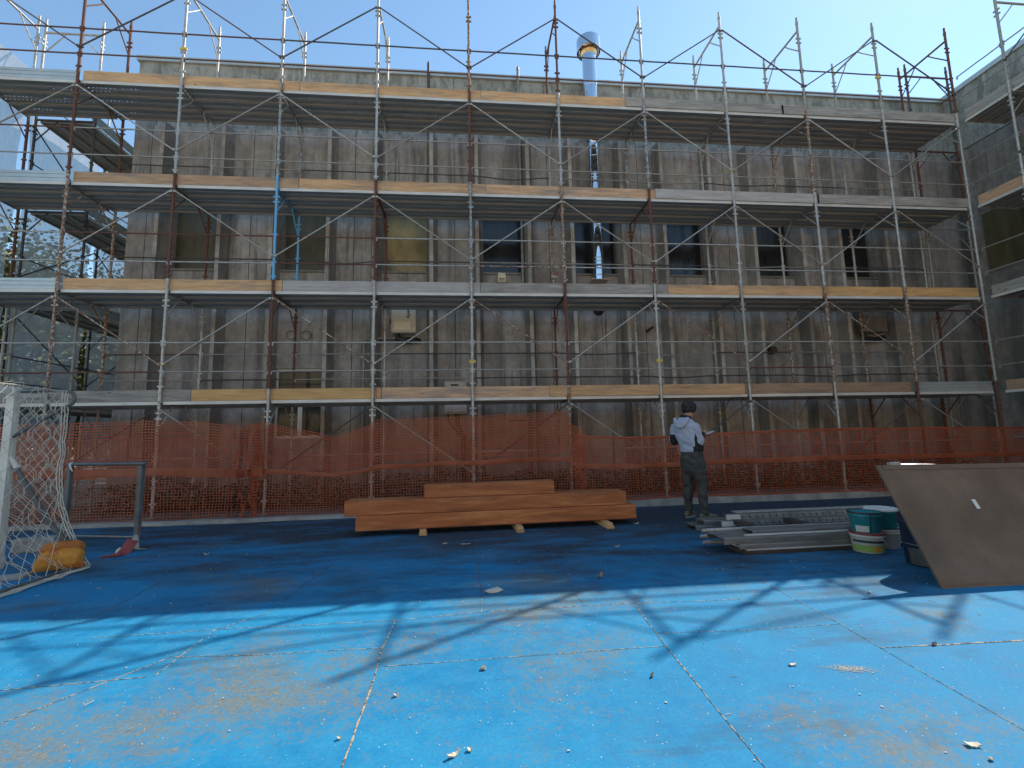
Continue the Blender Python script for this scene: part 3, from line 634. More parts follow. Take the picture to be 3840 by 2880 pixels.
# scaffold along the wing on the right
sc3 = thing('scaffold', 'scaffold along the dark right-hand wing, coming towards the viewer at the photo edge', 'scaffold', (18.06, 0, 0.05)); WO = Vector((18.06, 0, 0.05))
for n_, y in enumerate((1.02, -0.94, -2.74)):
    for lv in range(5):
        put('upright_frame', FM, sc3, (0, y, 0.18 + 2 * lv), rad(-90), [['galv_dull', 'rust', 'galv_dull', 'rust', 'darkrail'], ['galv_dull', 'rust_mottled', 'white_rust', 'galv', 'galv_dull'], ['galv'] * 5][n_][lv])
    for x in (0, FW): put('base_jack', JACK, sc3, (x, y, 0.03))
for lv in range(0, 5):
    z = (DZ[lv] if lv else 0.04) - 0.05
    for y, me, L in ((-0.04, RM['s'], 0.9), (-0.94, RM[0], 1.8)):
        put('guard_rail', me, sc3, (0, y, z + 1.035), rad(-90), 'galv_dull')
        if lv:
            put('guard_rail', me, sc3, (0, y, z + 0.515), rad(-90), 'galv_dull')
            put('deck', DM['short' if L < 1 else 'deck'], sc3, (0, y, z), rad(-90))
            mt = ['wood_brown', 'wood_grey', 'wood_mixed', 'wood_grey'][lv - 1]
            b = MB(); b.bbox(0.06, L - 0.04, 0.037, 0.063, 0.003, 0.205, 0.004)
            o = b.obj('toe_board', mt, sc3, (0, y, z)); o.rotation_euler = (0, 0, rad(-90))
    put('diagonal_brace', BR_UP, sc3, (-0.034, -0.94, z + 0.65), rad(-90), 'darkrail')

# white debris sheets on the left-hand scaffold
def sheet(y0, y1, z0, z1, label, seed, edge=0.0):
    t = MB(); vs = []; fs = []; nu, nv = 22, 60
    for j in range(nv + 1):
        z = z0 + (z1 - z0) * j / nv
        for i in range(nu + 1):
            u = i / nu; y = y0 + (y1 - y0) * u
            if u == 1: y -= edge * abs(math.sin(z * 1.57)) 
            if u == 0: y += edge * 0.6 * abs(math.sin(z * 1.57 + 0.3))
            x = -1.80 + 0.03 * noise.noise(Vector((y * 2.2, z * 0.9, seed))) + 0.012 * noise.noise(Vector((y * 8, z * 3, seed)))
            vs.append((x, y, z))
    for j in range(nv):
        for i in range(nu): q = j * (nu + 1) + i; fs.append((q, q + 1, q + nu + 2, q + nu + 1))
    t.add(vs, fs, True); o = t.obj('debris_sheet', 'sheet'); return tag(o, label, 'sheeting', 'white sheets hung on the left-hand scaffold')
sheet(-0.6, 1.05, 0.3, 9.05, 'white debris sheet nearest the viewer, its top edge above the highest deck', 1, 0.06)
sheet(1.16, 2.93, 0.3, 8.1, 'middle white debris sheet on the left-hand scaffold, between the two bright gaps', 2, 0.08)
sheet(3.02, 6.5, 0.3, 8.0, 'farthest white debris sheet, beside the corner of the building', 3, 0.05)

# ------------------------------------------------------------------ things fixed to the main wall
MAT['copperish'] = simple('sunlit_gold_steel', (0.50, 0.34, 0.17), (0.62, 0.45, 0.25), 4, 0.3, 0.8)  # gold base colour paints sunlight on the collar under the cap
FX, FY = 10.065, 1.265
fl = thing('flue_pipe', 'shiny stainless steel flue pipe rising up the wall past the roof, with a round cap', 'flue', (FX, FY, 4.74))
b = MB(); b.lathe([(0.0, 0.0), (0.118, 0.0), (0.118, 3.35), (0.0, 3.35)], 40, sharp=True); b.obj('pipe', 'mirror', fl)
b = MB(); b.lathe([(0.118, 3.28), (0.165, 3.36), (0.165, 5.70), (0.158, 5.70), (0.158, 5.5)], 40, sharp=True); b.obj('upper_pipe', 'mirror', fl)
for z, r_ in ((0.10, 0.118), (0.42, 0.118), (0.50, 0.118), (1.26, 0.118), (2.42, 0.118), (2.5, 0.118), (2.95, 0.118), (4.35, 0.165), (4.72, 0.165)):
    b = MB(); b.lathe([(r_ - 0.001, -0.014), (r_ + 0.007, -0.010), (r_ + 0.007, 0.010), (r_ - 0.001, 0.014)], 36); b.obj('clamp_band', 'mirror', fl, (0, 0, z))
b = MB(); b.bbox(-0.2, 0.2, -0.12, 0.19, -0.012, 0.004, 0.002); b.obj('base_plate', 'plastic_grey', fl)
b = MB(); b.lathe([(0.285, 5.64), (0.285, 5.92), (0.27, 5.94), (0.0, 5.95), (0.0, 5.93), (0.265, 5.92), (0.277, 5.90), (0.277, 5.64), (0.285, 5.64)], 44, sharp=True); b.obj('cap', 'mirror', fl)
b = MB(); b.lathe([(0.163, 5.52), (0.20, 5.60), (0.205, 5.66), (0.18, 5.68), (0.158, 5.70)], 36, sharp=True)
for a_ in range(4):
    ca, sa = math.cos(a_ * math.pi / 2 + 0.5), math.sin(a_ * math.pi / 2 + 0.5); b.path([(0.16 * ca, 0.16 * sa, 5.60), (0.28 * ca, 0.28 * sa, 5.72)], 0.009, 6)
b.obj('cap_collar', 'copperish', fl)
b = MB(); b.lathe([(0.13, 0), (0.13, 0.02), (0.0, 0.02)], 20); M4 = Matrix.Translation((10.08, WY - 0.001, 4.12)) @ Matrix.Rotation(rad(90), 4, 'X')
b.v = [tuple(M4 @ Vector(p)) for p in b.v]; tag(b.obj('flue_outlet', 'black'), 'black sooty round outlet in the wall below the shiny flue', 'outlet')

ht = thing('gas_heater', 'pale wall-mounted gas heater cabinet with black lettering, under the second deck', 'heater', (5.77, 1.3, 3.5))
b = MB(); b.bbox(-0.25, 0.25, -0.11, 0.17, 0.03, 1.15, 0.02); b.obj('casing', 'heater', ht)
b = MB(); b.bbox(-0.255, -0.235, -0.118, -0.112, 0.05, 1.12, 0.002); b.bbox(0.235, 0.255, -0.118, -0.112, 0.05, 1.12, 0.002); b.bbox(-0.235, 0.235, -0.118, -0.112, 0.04, 0.06, 0.002); b.obj('cover_rim', 'plastic_grey', ht)
b = MB(); b.bbox(-0.2, 0.16, -0.135, -0.113, 0.08, 0.27, 0.006); b.obj('front_panel', 'heater_lt', ht)
tm = text_mesh('ApenGroup', 0.098, 0.002, True); tm.materials.append(MAT['black'])
o = put('lettering', tm, ht, (0.125, -0.116, 0.335)); o.rotation_euler = (rad(90), rad(-90), 0)
b = MB(); b.path([(-0.14, 0.03, 0.03), (-0.13, 0.02, -0.06), (-0.02, 0.0, -0.12), (0.14, 0.0, -0.11), (0.28, 0.04, -0.10), (0.31, 0.12, -0.09)], [0.05, 0.07, 0.075, 0.07, 0.05, 0.045], 12); b.obj('duct', 'black', ht)
b = MB(); b.box(-0.29, -0.25, -0.08, -0.02, 0.24, 0.32); b.obj('switch', 'black', ht)

cb = thing('meter_cabinet', 'grey two-door meter cabinet low on the wall, half hidden by the lowest deck', 'cabinet', (6.85, 1.40, 1.8))
b = MB(); b.bbox(-0.235, 0.235, -0.09, 0.07, 0.0, 0.70, 0.01); b.obj('box', 'plastic_grey', cb)
for x0, x1 in ((-0.225, -0.055), (-0.045, 0.225)):
    b = MB(); b.bbox(x0, x1, -0.102, -0.091, 0.02, 0.68, 0.003); d = b.obj('door', 'plastic_grey', cb)
    b = MB(); b.box(x0 + 0.02, x1 - 0.02, -0.105, -0.103, 0.035, 0.045); b.obj('vent_slot', 'black', d)
b = MB(); b.bbox(-0.10, 0.06, -0.108, -0.1025, 0.60, 0.635, 0.004); b.obj('handle', 'black', cb)
b = MB()
for x in (-0.16, 0.0, 0.06): b.path([(x, -0.02, 0.0), (x, -0.02, -0.15), (x * 0.5 + 0.10, -0.02, -0.36), (0.15, -0.02, -0.5)], 0.016, 8)
b.path([(0.15, -0.02, -0.46), (0.15, -0.02, -1.72)], 0.05, 10); b.obj('conduit', 'pipe_brown', cb)

b = MB(); b.path([(6.275, 1.40, 3.62), (6.275, 1.40, 9.98)], 0.032, 8); b.path([(6.275, 1.40, 9.98), (6.275, 1.40, 10.02)], 0.02, 6)
tag(b.obj('downpipe', 'pipe_brown'), 'thin dark brown pipe up the wall beside the pale heater', 'pipe')
b = MB(); b.path([(8.36, 1.37, 4.2), (8.36, 1.37, 9.95)], 0.032, 10); b.lathe([(0.034, 9.9), (0.036, 9.96), (0.0, 10.03)], 12, (8.36, 1.37, 0))
tag(b.obj('vent_pipe', 'pipe_grey'), 'slim pale grey pipe rising up the wall and over the parapet', 'pipe')
b = MB(); b.path([(8.46, 1.36, 4.1), (8.46, 1.36, 1.75), (8.44, 1.36, 1.68), (8.36, 1.36, 1.66), (7.98, 1.36, 1.66), (7.90, 1.34, 1.69), (7.88, 1.33, 1.75), (7.91, 1.32, 1.80)], 0.024, 10)
tag(b.obj('gas_pipe', 'pipe_yellow'), 'old yellow gas pipe with a hooked end just above the orange net', 'pipe')
b = MB(); b.path([(4.93, 1.36, 0.5), (4.93, 1.36, 3.36), (4.96, 1.36, 3.42), (5.03, 1.36, 3.43), (5.6, 1.36, 3.45)], 0.03, 10)
tag(b.obj('supply_pipe', 'pipe_grey'), 'grey pipe bent from the wall foot to the underside of the heater', 'pipe')
gr = thing('vent_grille', 'small cream vent box on the wall just above a grey toe board', 'vent', (7.885, 1.42, 4.78))
b = MB(); b.bbox(-0.085, 0.085, -0.05, 0.05, -0.06, 0.16, 0.015); b.obj('box', 'cream', gr)
b = MB()
for q in range(5):
    for r in range(2): b.box(-0.062 + q * 0.026, -0.044 + q * 0.026, -0.054, -0.051, -0.03 + r * 0.035, -0.005 + r * 0.035)
b.obj('slots', 'black', gr)
b = MB(); b.path([(11.19, 1.47, 3.62), (11.23, 1.30, 3.66), (11.27, 1.27, 3.68)], 0.03, 10); tag(b.obj('spout', 'pipe_brown'), 'short rusty spout sticking out of the bare wall above the net', 'spout')
b = MB(); b.path([(14.15, 1.47, 3.17), (14.17, 1.36, 3.17)], 0.085, 14); tag(b.obj('pipe_stub', 'pipe_brown'), 'round dark pipe stub poking out of the wall near a pale rib', 'pipe')
bx = thing('wall_unit', 'dark grey appliance hung on the wall under the second deck, near the wing', 'appliance', (16.62, 1.2, 3.45))
b = MB(); b.bbox(-0.30, 0.30, 0.0, 0.24, 0.1, 1.05, 0.02); b.obj('casing', 'frame_dark', bx)
b = MB(); b.path([(-0.24, 0.12, 0.1), (-0.2, 0.1, -0.02), (0.05, 0.09, -0.07), (0.28, 0.12, 0.0)], 0.06, 10); b.obj('duct', 'black', bx)

# ------------------------------------------------------------------ orange netting
def netting(x0, x1, top, bot, label, seed, bands=(), dense=None, yoff=-0.10, amp=0.05, pitch=0.05, bunch=None):
    """plastic safety net: real strands; dense = (z_lo, z_hi) where a second layer hangs"""
    b = MB()
    def P(x, t, lay=0.0):
        zt = top(x); zb = bot(x); z = zb + (zt - zb) * t
        y = yoff + amp * noise.noise(Vector((x * 1.3, z * 1.5, seed))) + 0.5 * amp * noise.noise(Vector((x * 5, z * 4, seed + 3))) + lay
        zz = z + 0.012 * noise.noise(Vector((x * 2.1, z * 6, seed + 9)))
        xx = x + 0.008 * noise.noise(Vector((x * 7, z * 7, seed + 5)))
        if bunch:
            k = math.exp(-((x - bunch[0]) / bunch[1]) ** 2)
            xx += k * 0.07 * math.sin(x * 31 + z * 5) + k * 0.04 * noise.noise(Vector((x * 9, z * 9, 1))); y += k * (0.10 * math.sin(x * 55 + z * 3) - 0.08)
        return Vector((xx, y, zz))
    def layer(lay, t0, t1, sh, wh, wv):
        h = max(0.3, top((x0 + x1) / 2) - bot((x0 + x1) / 2)); nv = max(2, int(h * (t1 - t0) / (pitch * 0.92))); nx = int((x1 - x0) / pitch)
        sub = 2
        for j in range(nv + 1):
            t = t0 + (t1 - t0) * j / nv; vs = []; fs = []
            for i in range(nx * sub + 1):
                x = x0 + (x1 - x0) * i / (nx * sub); p = P(x + sh, t, lay); wz = wh * (0.75 if i % sub else 1.25)
                vs += [(p.x, p.y, p.z - wz), (p.x, p.y - 0.0015, p.z + wz)]
            for i in range(nx * sub): fs.append((2 * i, 2 * i + 2, 2 * i + 3, 2 * i + 1))
            b.add(vs, fs)
        for i in range(nx + 1):
            x = x0 + (x1 - x0) * i / nx + sh; vs = []; fs = []
            for j in range(nv + 1):
                p = P(x, t0 + (t1 - t0) * j / nv, lay); vs += [(p.x - wv, p.y, p.z), (p.x + wv, p.y - 0.001, p.z)]
            for j in range(nv): fs.append((2 * j, 2 * j + 1, 2 * j + 3, 2 * j + 2))
            b.add(vs, fs)
    layer(0.0, 0.0, 1.0, 0.0, 0.0054, 0.0038)
    if dense:
        for lay, sh in ((0.028, 0.021),): layer(lay, dense[0], dense[1], sh, 0.0056, 0.0026)
    for t0, t1 in bands:
        n = int((x1 - x0) / 0.06); vs = []; fs = []
        for i in range(n + 1):
            x = x0 + (x1 - x0) * i / n; w = 0.25 * noise.noise(Vector((x * 2, seed, 0))) * (t1 - t0)
            for q, t in enumerate((t0 + w, (t0 + t1) / 2 + w, t1 + w)): p = P(x, t); vs.append((p.x, p.y - 0.006 - 0.006 * (q == 1), p.z))
        for i in range(n):
            for q in (0, 1): fs.append((3 * i + q, 3 * i + 3 + q, 3 * i + 4 + q, 3 * i + 1 + q))
        b.cm = 1; b.add(vs, fs, True); b.cm = 0
    return tag(b.obj('safety_net', ['net', 'net_band']), label, 'net', 'orange safety nets along the scaffold foot')
def lerp_pts(pts):
    def f(x):
        if x <= pts[0][0]: return pts[0][1]
        for (a, za), (c, zc) in zip(pts, pts[1:]):
            if x <= c: u = (x - a) / (c - a); return za + (zc - za) * u
        return pts[-1][1]
    return f
botf = lambda x: apz(x) + 0.0
netting(-1.6, 3.55, lerp_pts([(-1.6, 1.67), (0.4, 1.665), (1.7, 1.69), (2.4, 1.66), (2.95, 1.60), (3.3, 1.58), (3.55, 1.60)]), botf, 'orange safety net behind the goal and dark frame, ending in a bunched fold', 1.3,
        bands=((0.44, 0.52),), dense=(0.52, 1.0), bunch=(3.45, 0.28))
netting(3.4, 9.24, lerp_pts([(3.4, 1.60), (3.65, 1.62), (4.1, 1.50), (4.55, 1.42), (4.78, 1.36), (4.95, 1.42), (5.35, 1.54), (5.5, 1.64), (7.3, 1.68), (8.95, 1.74), (9.0, 1.50), (9.24, 1.40)]), botf, 'orange safety net behind the timber stack, sagging at its left end', 4.7,
        bands=((0.46, 0.515),), dense=(0.55, 0.97), yoff=-0.075)
netting(9.05, 18.9, lerp_pts([(9.05, 1.30), (10.0, 1.24), (10.9, 1.25), (12.1, 1.29), (14.0, 1.32), (16.3, 1.30), (18.9, 1.26)]), botf, 'lower orange safety net behind the standing man, reaching the right-hand wing', 8.1,
        bands=((0.972, 1.0), (0.50, 0.57), (0.0, 0.025)), dense=(0.57, 1.0), yoff=-0.13)

# weeds against the foot of the wall
b = MB(); r = random.Random(3)
for q in range(24000):
    x = r.uniform(0.3, 18.5); hh = 0.72 * (0.55 + 0.55 * max(0, noise.noise(Vector((x * 1.1, 2, 0))) + 0.35)); y = 1.25 - abs(r.gauss(0, 0.28)); z = apz(x) + r.random() ** 1.3 * hh
    if y < 0.25: continue
    a = r.uniform(0, 6.28); l = r.uniform(0.03, 0.07); d = Vector((math.cos(a), math.sin(a), r.uniform(-0.3, 0.7))).normalized(); s_ = d.cross(Vector((r.uniform(-1, 1), r.uniform(-1, 1), 1))).normalized() * l * 0.35
    p = Vector((x, y, z)); b.add([p, p + d * l * 0.5 + s_, p + d * l, p + d * l * 0.5 - s_], [(0, 1, 2, 3)])
o = stuff(b.obj('weeds', 'leaf')); tag(o, 'dark weeds along the foot of the wall behind the orange nets', 'weeds')

# ------------------------------------------------------------------ timber stack
def beam(name, x0, y0, x1, y1, z0, h, d, label, mat='timber'):
    L = math.hypot(x1 - x0, y1 - y0); a = math.atan2(y1 - y0, x1 - x0)
    b = MB(); b.bbox(0, L, 0, d, 0, h, 0.011); o = b.obj(name, mat, None, (x0, y0, z0)); o.rotation_euler = (0, 0, a); return tag(o, label, 'timber', 'orange timber beams stacked on the court' if 'beam' in name else 'pale battens under the timber stack')
beam('timber_beam', 5.60, -1.975, 9.52, -1.82, 0.075, 0.195, 0.36, 'long orange timber beam at the bottom of the stack, resting on the battens')
beam('timber_beam', 5.45, -1.965, 9.38, -1.81, 0.272, 0.195, 0.36, 'long orange timber beam in the middle of the stack, jutting out at the left end')
beam('timber_beam', 6.50, -1.90, 8.33, -1.825, 0.469, 0.175, 0.30, 'short orange timber beam lying on top of the stack')
for x, y, n_, lab in ((6.49, -2.03, 1, 'single pale batten under the left part of the timber stack'), (7.80, -2.10, 2, 'pale doubled batten under the middle of the timber stack'), (9.05, -2.09, 2, 'pale doubled batten under the right end of the timber stack')):
    t = thing('batten', lab, 'batten', (x, y, 0), rad(3), 'pale battens under the timber stack')
    for q in range(2):
        b = MB(); b.bbox(-0.05 + 0.008 * q, 0.05 - 0.008 * q, 0.03 * q, 0.62, 0.0365 * q, 0.0365 * q + 0.0355, 0.002)
        # strips are modelled along y
        b.obj('strip', 'bearer', t)

# ------------------------------------------------------------------ leaning board
bd = thing('board', 'big brown board leaning against the paint buckets, a white mark on its face', 'board', (10.862, -4.951, 0))
top = Vector((10.789, -4.549, 0.95)) - Vector((10.862, -4.951, 0)); ex = Vector((1.0, -0.03, 0)).normalized(); exT = Vector((1.0, 0.0, -0.012)).normalized()
k = NB('brown_faced_board'); v = k.vec((1, 1, 1)); f = k.noise(v, 2.4, 6, 0.6); g = k.noise(v, 120, 3, 0.7)
c = k.ramp(f, [(0.3, (0.135, 0.092, 0.068)), (0.7, (0.21, 0.147, 0.110))]); sm = k.noise(v, 4.2, 3, 0.5)
c = k.mix(k.ramp(sm, [(0.60, 0.0), (0.68, 0.35)]), c, (0.13, 0.105, 0.09)); c = k.mix(0.2, c, k.ramp(g, [(0.3, 0.0), (0.7, 1.0)]), 'OVERLAY')
k.col(c); k.rm(0.8, 0.0, 0.2); MAT['board'] = k.m
W_ = 2.35; nrm = ex.cross(top).normalized(); th = 0.018
q0, q1, q2, q3 = Vector((0, 0, 0)), ex * W_, top + exT * W_, top
b = MB(); b.add([q0, q1, q2, q3, q0 - nrm * th, q1 - nrm * th, q2 - nrm * th, q3 - nrm * th], [(0, 1, 2, 3), (7, 6, 5, 4), (0, 4, 5, 1), (1, 5, 6, 2), (2, 6, 7, 3), (3, 7, 4, 0)]); b.obj('panel', 'board', bd)
def onb(u, v_): return q0 * (1 - v_) + q3 * v_ + (ex * (1 - v_) + exT * v_) * u
b = MB(); e = nrm * 0.003
def strip(u0, u1, v0, v1, hgt):
    a = [onb(u0, v0), onb(u1, v0), onb(u1, v1), onb(u0, v1)]; o_ = len(b.v)
    b.add(a + [p + nrm * hgt for p in a], [(4, 5, 6, 7), (0, 1, 5, 4), (1, 2, 6, 5), (2, 3, 7, 6), (3, 0, 4, 7)])
strip(0.05, W_ - 0.02, 0.955, 1.0, 0.006); strip(0.02, 1.1, 0.018, 0.024, 0.002); b.obj('edge_strip', 'board', bd)
b = MB(); strip(0.72, 0.755, 0.60, 0.68, 0.002); b.obj('white_mark', 'white_frame', bd)
b = MB(); b.bbox(0.06, 0.16, top.y - 0.012, top.y + 0.03, top.z - 0.005, top.z + 0.022, 0.003); b.obj('batten_end', 'wood_grey', bd)

# ------------------------------------------------------------------ paint buckets
for n_, c0, c1 in (('teal', (0.02, 0.22, 0.27), (0.05, 0.30, 0.34)), ('tin_white', (0.52, 0.52, 0.49), (0.62, 0.62, 0.59)), ('navy', (0.012, 0.018, 0.045), (0.025, 0.032, 0.065)), ('green', (0.20, 0.34, 0.06), (0.28, 0.42, 0.10)), ('red', (0.33, 0.03, 0.035), (0.45, 0.06, 0.06)), ('lid_white', (0.66, 0.66, 0.64), (0.75, 0.75, 0.73)), ('orange_dot', (0.65, 0.20, 0.04), (0.75, 0.30, 0.08)), ('grime', (0.05, 0.048, 0.045), (0.10, 0.095, 0.085))):
    MAT[n_] = simple('bucket_' + n_, c0, c1, 5, 0.45)
MAT['teal'] = two_layer('scuffed_teal_plastic', ((0.015, 0.20, 0.25), (0.04, 0.29, 0.33)), ((0.40, 0.42, 0.40), (0.55, 0.56, 0.53)), 0.66, 4, 0.45)
MAT['navy'] = two_layer('scuffed_navy_plastic', ((0.012, 0.018, 0.045), (0.028, 0.034, 0.068)), ((0.10, 0.095, 0.085), (0.20, 0.19, 0.17)), 0.62, 5, 0.5)
MAT['tin_white'] = two_layer('splashed_white_plastic', ((0.50, 0.50, 0.47), (0.63, 0.63, 0.60)), ((0.16, 0.15, 0.13), (0.32, 0.31, 0.28)), 0.63, 6, 0.5)
def bucket(label, x, y, z, r0, r1, h, body, rim, extras=(), text=None, lid=None, handle=False, group='stacked paint buckets behind the board', rot=0.0, name='bucket'):
    t = thing(name, label, 'bucket', (x, y, z), rot, group)
    R = lambda q: r0 + (r1 - r0) * q / h
    b = MB(); b.lathe([(0, 0.002), (r0 - 0.008, 0.002), (r0, 0.01), (R(h * 0.80), h * 0.80), (R(h * 0.82) + 0.006, h * 0.82), (R(h * 0.90) + 0.007, h * 0.90), (R(h) - 0.001, h * 0.915), (r1, h), (r1 - 0.006, h), (R(h * 0.15) - 0.01, h * 0.15), (0, h * 0.15)], 36); b.obj('body', body, t)
    if rim: b = MB(); b.lathe([(r1 - 0.006, h - 0.012), (r1 + 0.006, h - 0.012), (r1 + 0.007, h + 0.004), (r1 - 0.006, h + 0.005), (r1 - 0.006, h - 0.012)], 36); b.obj('rim', rim, t)
    for (z0, z1, a0, a1, mt, nm) in extras:      # printed bands wrapped round the wall
        b = MB(); n = 20; vs = []; fs = []
        for i in range(n + 1):
            a = a0 + (a1 - a0) * i / n
            for zz in (z0, z1): rr_ = R(zz * h) + (0.0082 if zz > 0.81 else 0.0022); vs.append((rr_ * math.cos(a), rr_ * math.sin(a), zz * h))
        for i in range(n): fs.append((2 * i, 2 * i + 2, 2 * i + 3, 2 * i + 1))
        b.add(vs, fs, True); b.obj(nm, mt, t)
    if text:
        tx, sz, zz, a0, mt = text; me = text_mesh(tx, sz, 0.0, True)
        for vtx in me.vertices:
            a = a0 + vtx.co.x / r1; zc = zz * h + vtx.co.y; rr_ = R(min(zc, h * 0.8)) + 0.0036
            vtx.co = (rr_ * math.cos(a), rr_ * math.sin(a), zc)
        me.materials.append(MAT[mt]); put('lettering', me, t)
    if lid:
        b = MB(); b.lathe([(r1 + 0.009, h - 0.015), (r1 + 0.010, h + 0.008), (r1 - 0.015, h + 0.012), (r1 - 0.03, h + 0.004), (0, h + 0.004)], 36); b.obj('lid', lid, t)
    if handle:
        b = MB(); b.path([((r1 + 0.012) * math.cos(a), (r1 + 0.012) * math.sin(a), h * 0.86 - 0.075 * math.sin((a + 1.9) * 1.0) ** 2 * 1.6) for a in [-1.9 + 0.16 * i for i in range(20)]], 0.004, 6); b.obj('handle', 'lid_white', t)
    return t
FA = -1.95  # direction of the camera as seen from the buckets
bucket('white and green bucket with a red rim, standing on the court at the stack front', 11.30, -3.80, 0.0, 0.135, 0.152, 0.20, 'tin_white', 'red', ((0.10, 0.42, -3.3, -0.9, 'green', 'label_band'), (0.55, 0.66, -3.3, -0.9, 'steel_dark', 'label_stripe'), (0.16, 0.36, -1.95, -1.5, 'orange_dot', 'label_badge')), ('NVAC', 0.035, 0.57, -2.75, 'navy'), None, True)
bucket('teal bucket standing on top of the white and green bucket', 11.295, -3.80, 0.207, 0.128, 0.146, 0.205, 'teal', 'steel_dark', ((0.05, 0.36, -3.0, -2.1, 'tin_white', 'paper_label'), (0.05, 0.98, -2.02, -1.96, 'steel_dark', 'seam')), ('UNI', 0.03, 0.80, -2.7, 'lid_white'), None)
bucket('white bucket behind the red-rimmed bucket, under a lidded teal one', 11.62, -3.66, 0.0, 0.135, 0.15, 0.20, 'tin_white', 'tin_white')
bucket('second teal bucket, with a white lid, behind the first', 11.62, -3.66, 0.207, 0.13, 0.146, 0.205, 'teal', None, (), None, 'lid_white')
bucket('big dark navy bucket beside the edge of the leaning board', 11.40, -4.34, 0.0, 0.16, 0.19, 0.46, 'navy', 'navy', ((0.03, 0.36, -3.2, -1.2, 'grime', 'label_band'), (0.43, 0.435, -3.4, -0.9, 'tin_white', 'label_stripe')), ('VERLAC', 0.055, 0.47, -2.75, 'plastic_grey'))
bucket('white bucket with red marks on top of the navy bucket, behind the board', 11.41, -4.34, 0.468, 0.16, 0.195, 0.45, 'tin_white', None, ((0.02, 0.16, -3.4, -0.6, 'red', 'label_band'), (0.2, 0.5, -2.72, -2.66, 'red', 'label_mark'), (0.34, 0.38, -2.95, -2.45, 'red', 'label_mark'), (0.27, 0.30, -3.2, -2.5, 'navy', 'label_mark')), ('RAL', 0.06, 0.30, -2.6, 'navy'), 'lid_white')
bucket('pale bucket low behind the bottom edge of the leaning board', 11.45, -4.68, 0.0, 0.13, 0.145, 0.26, 'lid_white', None, ((0.5, 0.53, -3.4, -1, 'steel_dark', 'label_stripe'),))

# ------------------------------------------------------------------ steel planks and tubes lying on the court
def plank(x0, x1, y, z, rot, label, kind, w=0.32, mat='galv', roll=0.0, hh=0.06):
    b = MB(); L = x1 - x0
    if kind == 'channel':   # upturned steel plank: web with lips
        b.extr([(0, 0.0), (0, hh - 0.012), (0.006, hh), (w - 0.006, hh), (w, hh - 0.012), (w, 0), (w - 0.025, 0), (w - 0.025, 0.007), (w - 0.008, 0.007), (w - 0.008, hh - 0.009), (0.008, hh - 0.009), (0.008, 0.007), (0.025, 0.007), (0.025, 0)], 0, L)
    elif kind == 'strip': b.bbox(0, L, 0, w, 0, 0.013, 0.002)
    elif kind == 'flat': b.bbox(0, L, 0, w, 0, 0.035, 0.003)
    elif kind == 'tube': b.path([(0, 0, 0.024), (L, 0, 0.024)], 0.024, 12); b.path([(-0.05, 0, 0.024), (0, 0, 0.024)], 0.019, 10)
    o = MB(); M4 = Matrix.Rotation(roll, 4, 'X')
    b.v = [tuple(M4 @ Vector(p)) for p in b.v]
    ob = b.obj('steel_tube' if kind == 'tube' else 'steel_plank', mat, None, (x0, y, z)); ob.rotation_euler = (0, 0, rot)
    return tag(ob, label, 'steel tube' if kind == 'tube' else 'steel plank', 'scaffold steel lying on the court')
plank(9.98, 11.32, -3.712, 0.0, 0.01, 'dark brown plank on the court at the very front of the steel pile', 'flat', 0.30, 'pipe_brown')
plank(10.02, 12.2, -3.70, 0.037, 0.012, 'thin grey steel strip directly on the dark brown plank', 'strip', 0.30, 'deckedge')
plank(9.94, 12.2, -3.688, 0.052, 0.012, 'low grey steel channel in the front pile, second layer above the dark plank', 'channel', 0.32, 'galv_dark', 0, 0.05)
plank(9.78, 12.2, -3.675, 0.104, 0.012, 'broad galvanised plank with the tallest smooth face in the front pile', 'channel', 0.34, 'galv_dark', 0, 0.068)
plank(10.05, 12.2, -3.64, 0.174, 0.012, 'narrow bright steel angle lying on the broad galvanised plank', 'strip', 0.045, 'deckedge')
plank(10.18, 12.2, -3.56, 0.174, 0.012, 'bright steel channel topmost on the front pile', 'channel', 0.20, 'galv_dark', 0, 0.034)
for n_, (y, z, x0) in enumerate(((-3.28, 0.15, 9.80), (-3.31, 0.095, 9.76), (-3.36, 0.04, 9.76))):
    plank(x0, 12.1, y, z, 0.012, ['uppermost of the three steel tubes with open ends', 'middle one of the three steel tubes with open ends', 'lowest of the three steel tubes with open ends'][n_], 'tube', 0, 'galv')
plank(10.10, 12.5, -2.43, 0.0, 0.0, 'dark steel channel lowest at the rear of the steel pile, near the shoe', 'channel', 0.3, 'galv_dark', 0, 0.055)
plank(10.23, 12.5, -2.40, 0.058, 0.0, 'short-ended steel channel lying on the lowest rear one', 'channel', 0.22, 'galv_dark', 0, 0.06)
plank(10.35, 12.4, -3.18, 0.05, 0.01, 'wide grey plank lying flat between the front and rear piles', 'channel', 0.36, 'galv_dark', 0, 0.05)
